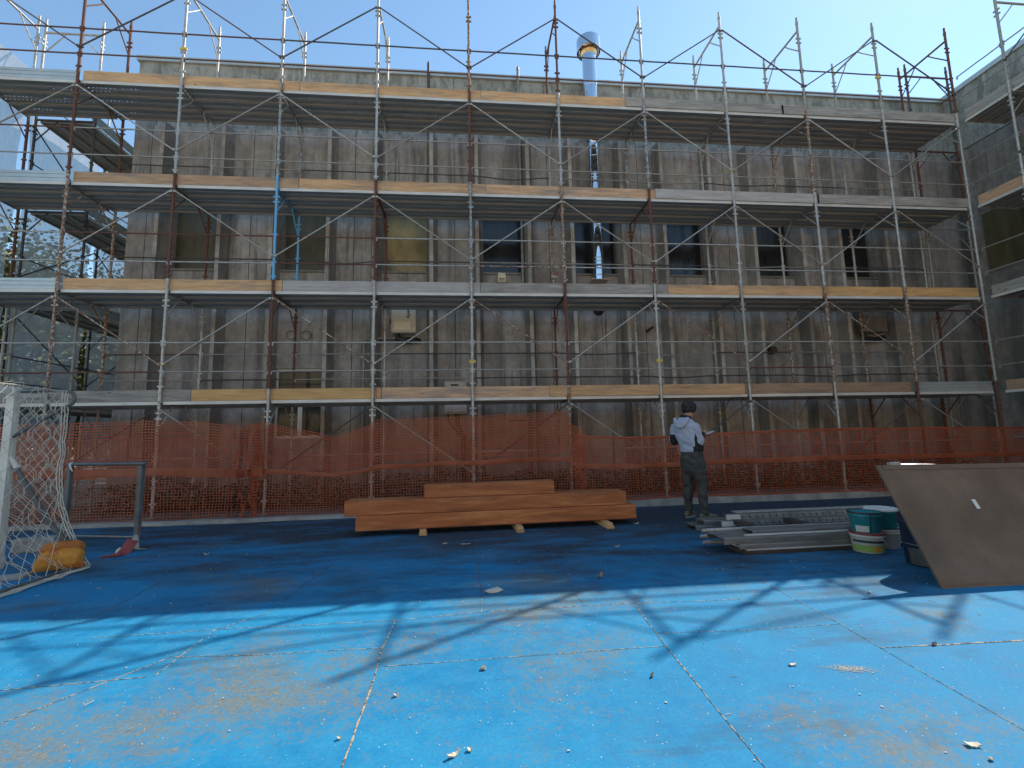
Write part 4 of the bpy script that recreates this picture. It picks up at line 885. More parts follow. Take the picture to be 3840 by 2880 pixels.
def slotted(x0, x1, y, z, rot, tilt, label):
    t = thing('steel_plank', label, 'steel plank', (x0, y, z), rot, 'scaffold steel lying on the court')
    M4 = Matrix.Rotation(tilt, 4, 'X'); L = x1 - x0
    b = MB(); b.bbox(0, L, 0, 0.012, 0, 0.066, 0.002, M4); b.bbox(0, L, 0.0, 0.10, 0.067, 0.073, 0.002, M4); b.cm = 1; x = 0.03; n = 0
    while x < L - 0.08:
        b.box(x, x + 0.012, -0.003, -0.001, 0.018, 0.05, M4); b.box(x + 0.012, x + 0.036, -0.003, -0.001, 0.018, 0.026, M4)
        if n % 2 == 0: b.box(x + 0.052, x + 0.063, -0.003, -0.001, 0.030, 0.041, M4)
        x += 0.095; n += 1
    b.obj('web', ['pipe_grey', 'black'], t)
    b = MB(); b.box(0, 0.19, -0.0035, -0.0005, 0.002, 0.064, M4); b.obj('end_plate', 'tin_white', t); return t
slotted(10.34, 12.5, -2.655, 0.078, 0.015, rad(-8), 'lower of the two slotted steel planks lying behind the front pile')
slotted(10.44, 12.5, -2.60, 0.150, 0.015, rad(-8), 'upper of the two slotted steel planks, nearest the man\'s shoe')
plank(10.60, 12.6, -2.56, 0.226, 0.01, 'pale grey steel strip on the very top of the rear steel pile', 'strip', 0.12, 'galv')
for x in (10.55, 11.25):
    b = MB(); b.bbox(-0.05, 0.05, 0, 0.62, 0, 0.055, 0.003); o = b.obj('batten', 'pipe_brown', None, (x, -3.22, 0.102)); tag(o, 'dark batten across the steel planks, %s' % ('near their left ends' if x < 11 else 'nearer the buckets'), 'batten', 'dark battens in the steel pile')

# ------------------------------------------------------------------ goal
GY = -2.9
MAT['goal_white'] = simple('scuffed_white_paint', (0.60, 0.60, 0.57), (0.72, 0.72, 0.70), 4, 0.5)
MAT['goal_grey'] = simple('dark_grey_paint', (0.075, 0.08, 0.085), (0.13, 0.135, 0.14), 6, 0.5)
MAT['cord'] = simple('white_net_cord', (0.50, 0.48, 0.42), (0.66, 0.64, 0.57), 9, 0.8)
g = thing('goal', 'white goal at the left edge with dark grey stays and a sagging cord net', 'goal', (2.12, GY, 0))
b = MB(); b.bbox(-0.04, 0.04, -0.04, 0.04, 0, 1.86, 0.008); b.obj('post', 'goal_white', g)
b = MB(); b.bbox(-0.04, 0.04, -0.04, 0.04, 0, 1.86, 0.008); b.obj('post', 'goal_white', g, (0, -3.1, 0))
b = MB(); b.bbox(-0.042, 0.042, -3.16, 0.045, 1.863, 1.945, 0.008); b.obj('crossbar', 'goal_white', g)
for yy in (0, -3.1):
    b = MB(); pts = [(0.03, 0, 1.90)] + [(0.45, 0, 1.90)] + [(0.53 + 0.09 * math.cos(a), 0, 1.81 + 0.09 * math.sin(a)) for a in [math.pi / 2 - 0.45 * i for i in range(6)]] + [(0.50, 0, 1.70), (0.03, 0, 1.40)]
    b.path(pts, 0.019, 8); b.obj('top_stay', 'goal_grey', g, (0, yy, 0))
    b = MB(); b.path([(0.03, 0, 1.18), (0.46, 0, 0.5), (0.84, 0, 0.06), (0.89, -0.02, 0.025), (0.90, -0.08, 0.02)], 0.022, 8); b.obj('lower_stay', 'goal_grey', g, (0, yy, 0))
    b = MB(); b.path([(0.035, 0, 1.18), (0.11, 0, 1.06)], 0.026, 8); b.obj('stay_sleeve', 'goal_white', g, (0, yy, 0))
b = MB(); b.path([(0.90, -0.06, 0.022), (0.90, -3.05, 0.022)], 0.022, 8); b.obj('ground_bar', 'goal_grey', g)
# net: diamond cords over the back, the top and the far side
b = MB(); r = random.Random(8)
def backx(t):        # t = 0 at the top rail, 1 at the ground
    return lerp_pts([(0, 0.56), (0.25, 0.57), (0.5, 0.565), (0.65, 0.60), (0.85, 0.76), (1.0, 0.93)])(t)
def cord(pts, rr_=0.0030): b.path([(p[0] + 0.012 * noise.noise(Vector(p) * 7), p[1] + 0.012 * noise.noise(Vector(p) * 7 + Vector((5, 0, 0))), max(0.008, p[2] + 0.012 * noise.noise(Vector(p) * 5 + Vector((0, 9, 0))))) for p in pts], rr_, 4, False)
def side(u, t):      # far side panel
    return (0.03 + (backx(t) - 0.03) * u, 0.0 + 0.035 * math.sin(u * 3.1) * math.sin(t * 3), 1.89 * (1 - t))
def back(u, t): return (backx(t) + 0.03 * math.sin(u * 20) * math.sin(t * 3), -3.1 * u, 1.89 * (1 - t))
def topp(u, t): return (0.03 + 0.53 * t, -3.1 * u, 1.91 - 0.07 * math.sin(t * 3.1) - 0.02 * math.sin(u * 25))
def hexnet(F, nu, nt):
    for i in range(nu + 1):      # zigzag verticals that pinch together: hexagonal mesh
        pts = []
        for j in range(2 * nt + 1):
            off = (0.30 if (j // 2 + i) % 2 == 0 else -0.30) if True else 0
            pts.append(F(min(1, max(0, (i + off) / nu)), j / (2 * nt)))
        cord(pts)
    for d in (1, -1):
        for k_ in range(-nt, nu + nt + 1, 2):
            pts = []
            for j in range(0, nt * 2 + 1):
                u = (k_ + d * j * 0.5 * 1.0) / nu
                if 0 <= u <= 1: pts.append(F(u, j / (2 * nt)))
            if len(pts) > 1: cord(pts)
hexnet(side, 5, 13); hexnet(back, 23, 13); hexnet(topp, 23, 4)
for t in (0.0, 1.0): cord([back(u / 30, t) for u in range(31)], 0.006)
for q in range(3): cord([back(0.002 + 0.012 * q, j / 24) for j in range(25)], 0.006)
cord([side(0, j / 24) for j in range(25)], 0.006)
b.obj('net', 'cord', g)
# loose folds lying along the ground bar
b = MB()
for q in range(5): b.path([(0.92 + 0.05 * q * 0.4 + 0.04 * noise.noise(Vector((i * 0.7, q, 0))), -0.1 - i * 0.1, 0.012 + 0.02 * abs(noise.noise(Vector((i * 0.9, q * 3, 2))))) for i in range(31)], 0.006, 4, False)
b.obj('net_hem', 'cord', g)

# sandbag / cushion, dark frame and bits near the goal
MAT['cushion'] = two_layer('worn_orange_canvas', ((0.55, 0.24, 0.035), (0.66, 0.32, 0.06)), ((0.42, 0.14, 0.025), (0.50, 0.18, 0.035)), 0.52, 3, 0.85)
MAT['cushion_top'] = simple('faded_rust_orange_canvas', (0.38, 0.125, 0.025), (0.50, 0.18, 0.04), 4, 0.85)
cu = thing('sandbag', 'plump orange canvas sandbag lying against the goal net', 'sandbag', (2.93, -3.17, 0.0), rad(24))
b = MB(); n = 20; vs = []; fs = []
def bag(u, v_, top_):
    x = (u - 0.5) * 0.36; k_ = max(0.0, (1 - abs(2 * u - 1) ** 4) * (1 - abs(2 * min(1, v_) - 1) ** 3.5)); pin = 1 - 0.10 * (1 - abs(2 * u - 1)) * 0
    x *= 1 + 0.14 * (1 - v_) - 0.05 * math.sin(v_ * 3.1); t = 0.135 * k_ ** 0.5 + 0.004
    sag = (0.022 * noise.noise(Vector((u * 3.5, v_ * 5, 1))) + 0.014 * noise.noise(Vector((u * 9, v_ * 14, 4)))) * min(1, k_ * 2); x *= 1 - 0.13 * abs(2 * v_ - 1) ** 5 * (v_ > 0.5); x += 0.014 * noise.noise(Vector((u * 2, v_ * 5, 7)))
    zc = 0.03 + 0.25 * v_ + 0.02 * noise.noise(Vector((u * 4, 3, 2))) * v_ - 0.02 * abs(2 * u - 1) ** 3 * v_; yc = 0.04 + 0.13 * v_
    nn = Vector((0, -0.87, 0.5)); p = Vector((x, yc, zc)) + nn * (t * 0.8 + sag if top_ else -t * 0.5)
    p.z = max(0.006, p.z); return p
for top_ in (True, False):
    vs = [bag(i / n, j / n, top_) for j in range(n + 1) for i in range(n + 1)]
    fs = [(j * (n + 1) + i, j * (n + 1) + i + 1, (j + 1) * (n + 1) + i + 1, (j + 1) * (n + 1) + i) for j in range(n) for i in range(n)]
    b.add(vs, fs, True)
o = b.obj('bag', 'cushion', cu)
b = MB(); vs = [bag(i / n, 0.62 + 0.385 * j / 8, True) + Vector((0, -0.006, 0.004)) for j in range(9) for i in range(n + 1)]
b.add(vs, [(j * (n + 1) + i, j * (n + 1) + i + 1, (j + 1) * (n + 1) + i + 1, (j + 1) * (n + 1) + i) for j in range(8) for i in range(n)], True); b.obj('flap', 'cushion_top', cu)
b = MB(); b.path([(-0.08, 0.16, 0.27), (-0.04, 0.17, 0.30), (0.03, 0.17, 0.302), (0.09, 0.16, 0.275)], 0.008, 6); b.obj('carry_handle', 'goal_grey', cu)

rk = thing('metal_frame', 'dark grey metal hurdle-like frame standing between the goal and the orange net', 'frame', (1.70, -1.55, 0))
e1 = Vector((2.93 - 1.70, -2.04 + 1.55, 0)); ln = e1.length; ang = math.atan2(e1.y, e1.x); rk.rotation_euler = (0, 0, ang)
for x in (0, ln): b = MB(); b.bbox(-0.035, 0.035, -0.022, 0.022, 0, 1.02, 0.004); b.v = [(p[0] + x, p[1], p[2]) for p in b.v]; b.obj('leg', 'goal_grey', rk)
b = MB(); b.path([(-0.06, 0, 1.045), (ln + 0.07, 0, 1.045)], 0.024, 10); b.obj('top_rail', 'goal_grey', rk)
b = MB(); b.path([(0.035, 0, 0.10), (ln - 0.035, 0, 0.13)], 0.013, 8); b.obj('lower_rail', 'pipe_grey', rk)
b = MB(); b.path([(0.03, -0.03, 1.055), (0.06, -0.035, 1.0), (0.10, -0.03, 0.95)], [0.012, 0.016, 0.006], 6); b.path([(0.02, 0, 1.045), (0.05, 0, 1.045)], 0.029, 8); b.obj('tied_rag', 'goal_white', rk)
gs = thing('foot_plate', 'triangular grey metal plate at the right foot of the dark frame', 'plate', (2.97, -2.12, 0), ang)
b = MB(); b.add([(-0.09, -0.05, 0.004), (0.09, -0.02, 0.004), (0.03, 0.0, 0.17), (-0.02, 0.0, 0.17), (-0.09, -0.038, 0.004), (0.09, -0.008, 0.004), (0.03, 0.012, 0.17), (-0.02, 0.012, 0.17)], [(0, 1, 2, 3), (7, 6, 5, 4), (0, 4, 5, 1), (1, 5, 6, 2), (2, 6, 7, 3), (3, 7, 4, 0)]); b.obj('plate', 'galv_dull', gs)
b = MB(); b.path([(-0.16, -0.05, 0.012), (0.22, -0.02, 0.012)], 0.010, 6); b.obj('rod', 'pipe_grey', gs)
MAT['red_metal'] = simple('faded_red_paint', (0.22, 0.035, 0.035), (0.36, 0.08, 0.07), 5, 0.6)
rd = thing('bracket', 'faded red folded metal bracket lying on the court beside the dark frame', 'bracket', (2.98, -2.45, 0), rad(20))
b = MB(); b.box(-0.13, 0.10, -0.05, 0.03, 0.004, 0.014, Matrix.Rotation(0.25, 4, 'Z')); b.path([(-0.02, -0.07, 0.02), (0.06, -0.05, 0.02)], 0.02, 10); b.obj('base', 'red_metal', rd)
b = MB(); b.box(-0.06, 0.06, 0, 0.01, 0, 0.17, Matrix.Translation((0.06, 0.06, 0.012)) @ Matrix.Rotation(rad(-38), 4, 'X') @ Matrix.Rotation(rad(18), 4, 'Y')); b.obj('wing', 'red_metal', rd)
b = MB(); b.path([(0.0, 0.0, 0.03), (0.02, 0.01, 0.06), (0.035, 0.015, 0.085)], [0.010, 0.018, 0.008], 6); b.obj('tied_rag', 'goal_white', rd)
b = MB(); b.bbox(-0.2, 0.2, -0.1, 0.1, 0, 0.17, 0.02); o = b.obj('concrete_block', 'kerb', None, (1.75, -2.0, 0.0)); o.rotation_euler = (0, 0, 0.25); tag(o, 'rough grey concrete block behind the goal net', 'block')
b = MB(); b.bbox(-0.3, 0.3, -0.09, 0.09, 0, 0.03, 0.004); o = b.obj('slab', 'kerb', None, (2.45, -3.35, 0.0)); o.rotation_euler = (0, 0, 0.35); tag(o, 'flat pale slab on the ground inside the goal net', 'slab')

# ------------------------------------------------------------------ litter
MAT['litter'] = simple('pale_scrap', (0.50, 0.48, 0.42), (0.66, 0.63, 0.56), 9, 0.9)
MAT['litter_brown'] = simple('brown_scrap', (0.20, 0.15, 0.12), (0.32, 0.25, 0.20), 9, 0.9)
def scrap(x, y, L, W, rot, mat, label, curl=0.02, seed=0, name='scrap'):
    b = MB(); r = random.Random(seed); n = 7; vs = []; fs = []
    for i in range(n + 1):
        u = i / n - 0.5; hw = W * (0.5 - 0.35 * abs(u) * (r.random() + 0.5)) ; z = 0.006 + curl * (2 * u) ** 2 * (0.6 + 0.5 * r.random())
        vs += [(u * L, -hw, z + 0.004 * r.random()), (u * L, hw * (0.6 + 0.6 * r.random()), z + 0.35 * curl * r.random())]
    for i in range(n): fs.append((2 * i, 2 * i + 2, 2 * i + 3, 2 * i + 1))
    nv = len(vs); vs += [(p[0], p[1], max(0.001, p[2] - 0.005)) for p in vs]
    fs += [tuple(q + nv for q in reversed(f)) for f in fs[:n]]
    for i in range(n): fs += [(2 * i, 2 * i + nv, 2 * i + 2 + nv, 2 * i + 2), (2 * i + 1, 2 * i + 3, 2 * i + 3 + nv, 2 * i + 1 + nv)]
    fs += [(0, 1, 1 + nv, nv), (2 * n, 2 * n + nv, 2 * n + 1 + nv, 2 * n + 1)]
    b.add(vs, fs); o = b.obj(name, mat, None, (x, y, 0)); o.rotation_euler = (0, 0, rot); return tag(o, label, 'scrap', 'scraps lying on the court')
SCR = [(1850, 2218, 0.12, 0.095, 0.5, 'litter', 'large torn greyish scrap in the shade near the edge of the sunlight', 0.007), (2250, 2166, 0.075, 0.03, 0.9, 'litter_brown', 'curled brown strip in the shade, right of the large torn scrap', 0.03),
       (1746, 2041, 0.10, 0.022, 0.05, 'litter', 'white strip of tape in front of the timber stack', 0.004), (1668, 2040, 0.05, 0.03, 0.1, 'litter', 'small white flake left of the strip of tape', 0.01), (2386, 1965, 0.06, 0.035, 0, 'litter', 'white crumpled bit beside the right end of the timber stack', 0.015),
       (2314, 2051, 0.05, 0.03, 0.1, 'plastic_grey', 'grey paper bit on the shaded court right of the battens', 0.01), (775, 2081, 0.05, 0.03, 0.2, 'litter', 'white chip on the shaded court right of the red bracket', 0.02), (215, 2172, 0.10, 0.035, 0.2, 'litter', 'white rag end on the ground just below the orange sandbag', 0.02),
       (1812, 2512, 0.018, 0.03, 1.3, 'litter', 'pale pointed chip in the sun between the two long joints', 0.01), (1485, 2612, 0.02, 0.018, 0.5, 'litter', 'small star-shaped chip in the sun just right of the left joint', 0.012), (1700, 2838, 0.05, 0.018, 0.6, 'litter', 'pale twisted splinter at the bottom edge of the photo', 0.015),
       (1762, 2817, 0.018, 0.018, 0, 'litter', 'round white pebble beside the twisted splinter at the photo bottom', 0.008), (1273, 2773, 0.018, 0.014, 0.3, 'litter', 'pale chip in the sun left of the left long joint', 0.008), (2972, 2496, 0.035, 0.018, 0, 'litter', 'oval pale chip left of the pale scuff, in the sun', 0.006),
       (3647, 2798, 0.045, 0.026, -0.2, 'litter', 'largest pale chip near the bottom right corner', 0.006), (3716, 2852, 0.016, 0.012, 0, 'litter', 'small pale chip in the bottom right corner', 0.006), (2445, 2538, 0.025, 0.014, 0.9, 'litter_brown', 'dark curled leaf bit in the sun left of the right joint', 0.012),
       (3503, 2420, 0.022, 0.02, 0.2, 'litter_brown', 'dark pebble on the wide pale joint at the right', 0.01), (3260, 2224, 0.02, 0.018, 0.2, 'litter', 'white chip near the tip of the board\'s shadow', 0.01)]
def gpt(u, v_):
    d = rt * ((u - 1920) / 1716.8) + up * (-(v_ - 1440) / 1716.8) + fwd; c_ = Vector((7.112, -8.429, 1.2636)); return c_ + d * (-c_.z / d.z)
for q, (u, v_, L, W, ro, mt, lab, cl) in enumerate(SCR):
    p = gpt(u, v_); scrap(p.x, p.y, L * 1.15, W * 1.15, ro, mt, lab, cl, q)
b = MB(); r = random.Random(21)
for q in range(420):
    x = r.uniform(2.5, 12); y = r.uniform(-8, -1.2); s_ = r.uniform(0.0012, 0.0038); a = r.uniform(0, 6.28)
    M4 = Matrix.Translation((x, y, 0.003)) @ Matrix.Rotation(a, 4, 'Z'); b.box(-s_ * r.uniform(0.8, 2.5), s_, -s_, s_ * 0.7, 0, s_ * 0.7, M4)
for q in range(70):
    x = r.uniform(3, 12); y = r.uniform(-7.5, -3); a = r.uniform(0, 6.28); L = r.uniform(0.02, 0.05)
    b.cm = q % 2; b.path([(x, y, 0.004), (x + L * math.cos(a), y + L * math.sin(a), 0.004 + 0.004 * r.random())], 0.0014, 4)
o = stuff(b.obj('litter', ['litter', 'litter_brown'])); tag(o, 'tiny chips and splinters scattered over the blue court', 'litter')
p = gpt(3190, 2510); b = MB(); r = random.Random(4)
for q in range(420):
    a = r.gauss(0, 1); x = p.x + 0.06 * a; y = p.y - 0.012 * a + 0.018 * r.gauss(0, 1); th_ = r.uniform(0, 6.28); L = r.uniform(0.003, 0.012)
    b.path([(x, y, 0.003), (x + L * math.cos(th_), y + L * math.sin(th_), 0.0035)], 0.0009, 3)
o = stuff(b.obj('scuff', 'litter')); tag(o, 'pale fluffy scuff on the sunlit court at the right', 'scuff')

# ------------------------------------------------------------------ trees beyond the sheets, and the unseen bounce surfaces added across the court
def tree(x, y, h, cr, seed, label, trunk_h=0.3, ls=1.0):
    t = thing('tree', label, 'tree', (x, y, 0), 0, 'trees beyond the left-hand scaffold'); r = random.Random(seed)
    b = MB(); tips = []
    b.path([(0, 0, -0.1), (0.05, 0.02, h * 0.25), (0.02, -0.05, h * 0.5), (0.1, 0, h * 0.75)], [0.16, 0.13, 0.09, 0.04], 8)
    for q in range(17):
        a = q * 2.4; z0 = h * r.uniform(trunk_h, 0.75); L = cr * r.uniform(0.6, 1.0); e = Vector((L * math.cos(a), L * math.sin(a), z0 + L * r.uniform(0.2, 0.8)))
        s_ = Vector((0.03, 0, z0)); b.path([s_, s_.lerp(e, 0.5) + Vector((0, 0, -0.1)), e], [0.055, 0.035, 0.012], 6); tips += [s_.lerp(e, 0.55), s_.lerp(e, 0.8), e]
    tips += [Vector((0, 0, h * 0.8)), Vector((0.2, 0.1, h * 0.92))]
    b.obj('trunk', 'bark', t); b = MB()
    for tp in tips:
        for _ in range(430):
            d = Vector((r.gauss(0, 1), r.gauss(0, 1), r.gauss(0, 0.75))) * cr * 0.25; p = tp + d; l = r.uniform(0.06, 0.13) * ls
            dv = Vector((r.uniform(-1, 1), r.uniform(-1, 1), r.uniform(-0.6, 0.6))).normalized(); sv = dv.cross(Vector((r.uniform(-1, 1), r.uniform(-1, 1), 0.7))).normalized() * l * 0.4
            b.add([p, p + dv * l * 0.5 + sv, p + dv * l, p + dv * l * 0.5 - sv], [(0, 1, 2, 3)])
    b.obj('crown', 'tree_leaf', t)
tree(-8.6, 9.0, 8.6, 3.1, 1, 'tall olive-green tree showing through the middle debris sheet', 0.12, 1.5)
tree(-7.6, 6.6, 7.2, 2.8, 4, 'broad olive tree at the photo edge, behind the nearest debris sheet', 0.12, 1.5)
tree(-10.5, 14.5, 9.0, 3.3, 2, 'tall loose tree showing through the farthest debris sheet', 0.12, 1.5)
tree(-6.4, 11.5, 6.2, 2.4, 5, 'shorter pale green tree close to the building corner, beyond the sheets', 0.1, 1.3)
hg = thing('hedge', 'dark hedge far behind the goal and the left end of the scaffold', 'hedge', (-9.5, 4, 0))
b = MB(); r = random.Random(31)
for q in range(30000):
    y = r.uniform(-14, 50); z = r.random() ** 0.8 * (3.4 + 0.6 * noise.noise(Vector((y * 0.4, 0, 0)))); x = -1.0 + 0.7 * r.random() + 0.3 * noise.noise(Vector((y, z, 0))); l = r.uniform(0.10, 0.20)
    dv = Vector((r.uniform(-1, 1), r.uniform(-1, 1), r.uniform(-0.6, 0.6))).normalized(); sv = dv.cross(Vector((r.uniform(-1, 1), r.uniform(-1, 1), 0.7))).normalized() * l * 0.45; p = Vector((x, y, z))
    b.add([p, p + dv * l * 0.5 + sv, p + dv * l, p + dv * l * 0.5 - sv], [(0, 1, 2, 3)])
b.obj('foliage', 'tree_leaf', hg)
MAT['plaster'] = simple('pale_yellow_plaster', (0.55, 0.47, 0.30), (0.64, 0.56, 0.38), 0.8, 0.9)
MAT['bounce_paving'] = simple('pale_concrete_paving', (0.46, 0.41, 0.34), (0.56, 0.50, 0.43), 0.7, 0.9)
hs = thing('house', 'unseen pale yellow house added across the court for bounce light', 'building', (8, -26, 0))  # out of view; added to bounce warm sunlight onto the facade
b = MB(); b.box(-26, 30, -9, 0, 0, 9.5); b.obj('wall', 'plaster', hs)
b = MB(); b.box(-26.4, 30.4, -9.4, 0.4, 9.5, 9.9); b.obj('roof', 'roof', hs)
for q in range(14):
    for z in (1.2, 5.6):
        b = MB(); b.box(-24 + q * 4, -22.6 + q * 4, 0.0, 0.05, z, z + 1.8); b.obj('window', 'pane_dark', hs)
b = MB(); b.box(-60, 80, -25.9, -10.04, -0.5, 0.004); structure(b.obj('bounce_paving', 'bounce_paving'))  # unseen pale ground added in place of court, for warmer bounce light

# ------------------------------------------------------------------ the man
def solid(pieces, voxel, name, smooth_it=4):
    """join overlapping tapered pieces into one continuous skin"""
    me = bpy.data.meshes.new(name); b = pieces; me.from_pydata(b.v, [], b.f); me.update()
    o = bpy.data.objects.new('tmp', me); COL.objects.link(o)
    rm = o.modifiers.new('r', 'REMESH'); rm.mode = 'VOXEL'; rm.voxel_size = voxel; rm.use_smooth_shade = True
    s_ = o.modifiers.new('s', 'SMOOTH'); s_.factor = 0.5; s_.iterations = smooth_it
    dg = bpy.context.evaluated_depsgraph_get(); out = bpy.data.meshes.new_from_object(o.evaluated_get(dg)); out.name = name
    bpy.data.objects.remove(o); bpy.data.meshes.remove(me)
    for p in out.polygons: p.use_smooth = True
    return out
def cap(b, pts, rs, n=14):
    """rounded limb through the points"""
    pts = [Vector(p) for p in pts]; d0 = (pts[0] - pts[1]).normalized(); d1 = (pts[-1] - pts[-2]).normalized()
    P = [pts[0] + d0 * rs[0] * 0.9, pts[0] + d0 * rs[0] * 0.6] + pts + [pts[-1] + d1 * rs[-1] * 0.6, pts[-1] + d1 * rs[-1] * 0.9]
    b.path(P, [rs[0] * 0.4, rs[0] * 0.8] + list(rs) + [rs[-1] * 0.8, rs[-1] * 0.4], n)
F = Vector((0.848, 0.530, 0)); R = Vector((0.530, -0.848, 0)); UPV = Vector((0, 0, 1))
def bodyp(p, fr, rr_, z=0): return Vector((p[0], p[1], 0)) + F * fr + R * rr_ + UPV * z
def loft(b, rings, n=22):
    """rings: (centre, half-width along R, half-depth along F)"""
    vs = []; fs = []
    for c, wx, wy in rings:
        for j in range(n):
            a = 2 * math.pi * j / n; ca, sa = math.cos(a), math.sin(a)
            sx = math.copysign(abs(ca) ** 0.85, ca); sy = math.copysign(abs(sa) ** 0.85, sa); vs.append(c + R * wx * sx + F * wy * sy)
    for i in range(len(rings) - 1):
        for j in range(n): q = (j + 1) % n; fs.append((i * n + j, i * n + q, (i + 1) * n + q, (i + 1) * n + j))
    fs += [tuple(reversed(range(n))), tuple(range((len(rings) - 1) * n, len(rings) * n))]
    b.add(vs, fs)
for n_, c0, c1, ns in (('skin', (0.42, 0.24, 0.17), (0.50, 0.30, 0.22), 9), ('hair', (0.010, 0.008, 0.007), (0.025, 0.02, 0.018), 40), ('hoodie', (0.32, 0.37, 0.50), (0.43, 0.49, 0.64), 70), ('hoodie_black', (0.010, 0.010, 0.012), (0.022, 0.022, 0.026), 30), ('trousers', (0.040, 0.040, 0.040), (0.068, 0.068, 0.066), 14), ('shoe', (0.11, 0.10, 0.085), (0.19, 0.175, 0.15), 30), ('sole', (0.34, 0.33, 0.28), (0.44, 0.43, 0.38), 20), ('paper', (0.72, 0.73, 0.75), (0.80, 0.80, 0.82), 9), ('clip_blue', (0.03, 0.05, 0.30), (0.05, 0.08, 0.38), 9)):
    MAT[n_] = simple('man_' + n_, c0, c1, ns, 0.5 if n_ in ('skin', 'hair', 'clip_blue') else 0.85, 0, 0.25 if n_ in ('hoodie', 'trousers', 'hair') else 0.0)
PX, PY = 10.55, -1.65
def bp(fr, rr_, z): return F * fr + R * rr_ + UPV * z
hipL = bp(0, -0.13, 0.90); hipR = bp(0, 0.04, 0.90); pel = (hipL + hipR) / 2
ankL = Vector((-0.075, 0.175, 0.085)); ankR = Vector((0.055, -0.075, 0.085))
kneeL = hipL.lerp(ankL, 0.53) + F * 0.025; kneeR = hipR.lerp(ankR, 0.53) + F * 0.02
chest = bp(-0.035, -0.075, 1.28); shC = bp(-0.06, -0.105, 1.43); shL = shC - R * 0.17 - UPV * 0.015; shR = shC + R * 0.17 - UPV * 0.015
neck = shC + F * 0.035 + R * 0.008 + UPV * 0.10; head = shC + F * 0.112 + R * 0.026 + UPV * 0.200
elL = bp(-0.04, -0.33, 1.165); wrL = bp(0.17, -0.165, 1.20); elR = bp(0.0, 0.10, 1.165); wrR = bp(0.19, 0.04, 1.275)
pad_c = bp(0.30, 0.06, 1.275)
man = None
b = MB()
# inner body: legs, pelvis, torso, arms
for h, k_, a in ((hipL, kneeL, ankL), (hipR, kneeR, ankR)):
    cap(b, [h, k_, a], [0.075, 0.05, 0.036]); cap(b, [a, a + F * 0.06 - UPV * 0.045, a + F * 0.14 - UPV * 0.06], [0.036, 0.034, 0.024])
loft(b, [(pel - UPV * 0.06, 0.13, 0.085), (pel + UPV * 0.1, 0.13, 0.085), (chest - UPV * 0.12, 0.125, 0.08), (chest, 0.135, 0.085), (shC - UPV * 0.02, 0.125, 0.075), (shC + UPV * 0.04, 0.06, 0.055)])
for s_, e, w_ in ((shL, elL, wrL), (shR, elR, wrR)): cap(b, [s_ - UPV * 0.03, e], [0.036, 0.036]); cap(b, [e, w_], [0.036, 0.026])
cap(b, [shC + UPV * 0.02, neck, head - UPV * 0.05 - F * 0.02], [0.062, 0.053, 0.05])
# head: skull, jaw, nose, brow, ears
HF = (F * 0.80 - UPV * 0.55).normalized(); HU = (UPV * 0.83 + F * 0.5).normalized()   # bowed forward
def hp(f, r_, u): return head + HF * f + R * r_ + HU * u
def ell(b, c, rx, ry, rz, n=14):
    vs = []; fs = []
    for i in range(n + 1):
        th_ = math.pi * i / n
        for j in range(n): a = 2 * math.pi * j / n; vs.append(c + R * rx * math.sin(th_) * math.cos(a) + HF * ry * math.sin(th_) * math.sin(a) + HU * rz * math.cos(th_))
    for i in range(n):
        for j in range(n): q = (j + 1) % n; fs.append((i * n + j, i * n + q, (i + 1) * n + q, (i + 1) * n + j))
    b.add(vs, fs)
ell(b, hp(-0.012, 0, 0.025), 0.074, 0.092, 0.088); ell(b, hp(0.03, 0, -0.045), 0.056, 0.062, 0.072); ell(b, hp(0.072, 0, -0.095), 0.026, 0.024, 0.022)
cap(b, [hp(0.083, 0, 0.012), hp(0.10, 0, -0.028)], [0.008, 0.0135], 8); ell(b, hp(0.080, 0, -0.062), 0.024, 0.012, 0.010)
cap(b, [hp(0.074, -0.034, 0.022), hp(0.083, 0, 0.02), hp(0.074, 0.034, 0.022)], [0.010, 0.010, 0.010], 8)
for s_ in (-1, 1):
    cap(b, [hp(-0.008, s_ * 0.077, 0.025), hp(-0.018, s_ * 0.083, 0.005), hp(-0.004, s_ * 0.078, -0.026)], [0.012, 0.014, 0.009], 8)
    ell(b, hp(0.070, s_ * 0.031, 0.004), 0.012, 0.010, 0.009)
# hands: palm, four bent fingers of different length, thumb leaving the side
def hand(b, wr, d, side_, pn, curl, lens=(0.036, 0.041, 0.038, 0.030)):
    d = d.normalized(); side_ = (side_ - d * side_.dot(d)).normalized(); pn = d.cross(side_).normalized() * (1 if pn > 0 else -1)
    cap(b, [wr, wr + d * 0.035, wr + d * 0.078], [0.024, 0.031, 0.033], 12)
    cap(b, [wr + d * 0.07 - side_ * 0.026, wr + d * 0.072 + side_ * 0.026], [0.013, 0.013], 10)
    for q in range(4):
        base = wr + d * (0.088 - 0.004 * abs(q - 1.2)) + side_ * (0.030 - 0.020 * q); L = lens[q]; dd = d.copy(); p = base; pts = [base - d * 0.02, base]
        for sg in range(3):
            dd = (dd * math.cos(curl[q]) + pn * math.sin(curl[q])).normalized(); p = p + dd * L * (1, 0.7, 0.55)[sg]; pts.append(p)
        cap(b, pts, [0.0088, 0.0088, 0.0082, 0.0076, 0.0068], 8)
    tb = wr + d * 0.03 + side_ * 0.026; cap(b, [tb, tb + side_ * 0.026 + d * 0.022 + pn * 0.014, tb + side_ * 0.030 + d * 0.048 + pn * 0.028, tb + side_ * 0.020 + d * 0.066 + pn * 0.038], [0.014, 0.0115, 0.0098, 0.008], 8)
hand(b, wrR, F * 0.75 - R * 0.05 + UPV * 0.30, R * -0.6 + UPV * 0.75, -1, (0.55, 0.65, 0.7, 0.75))
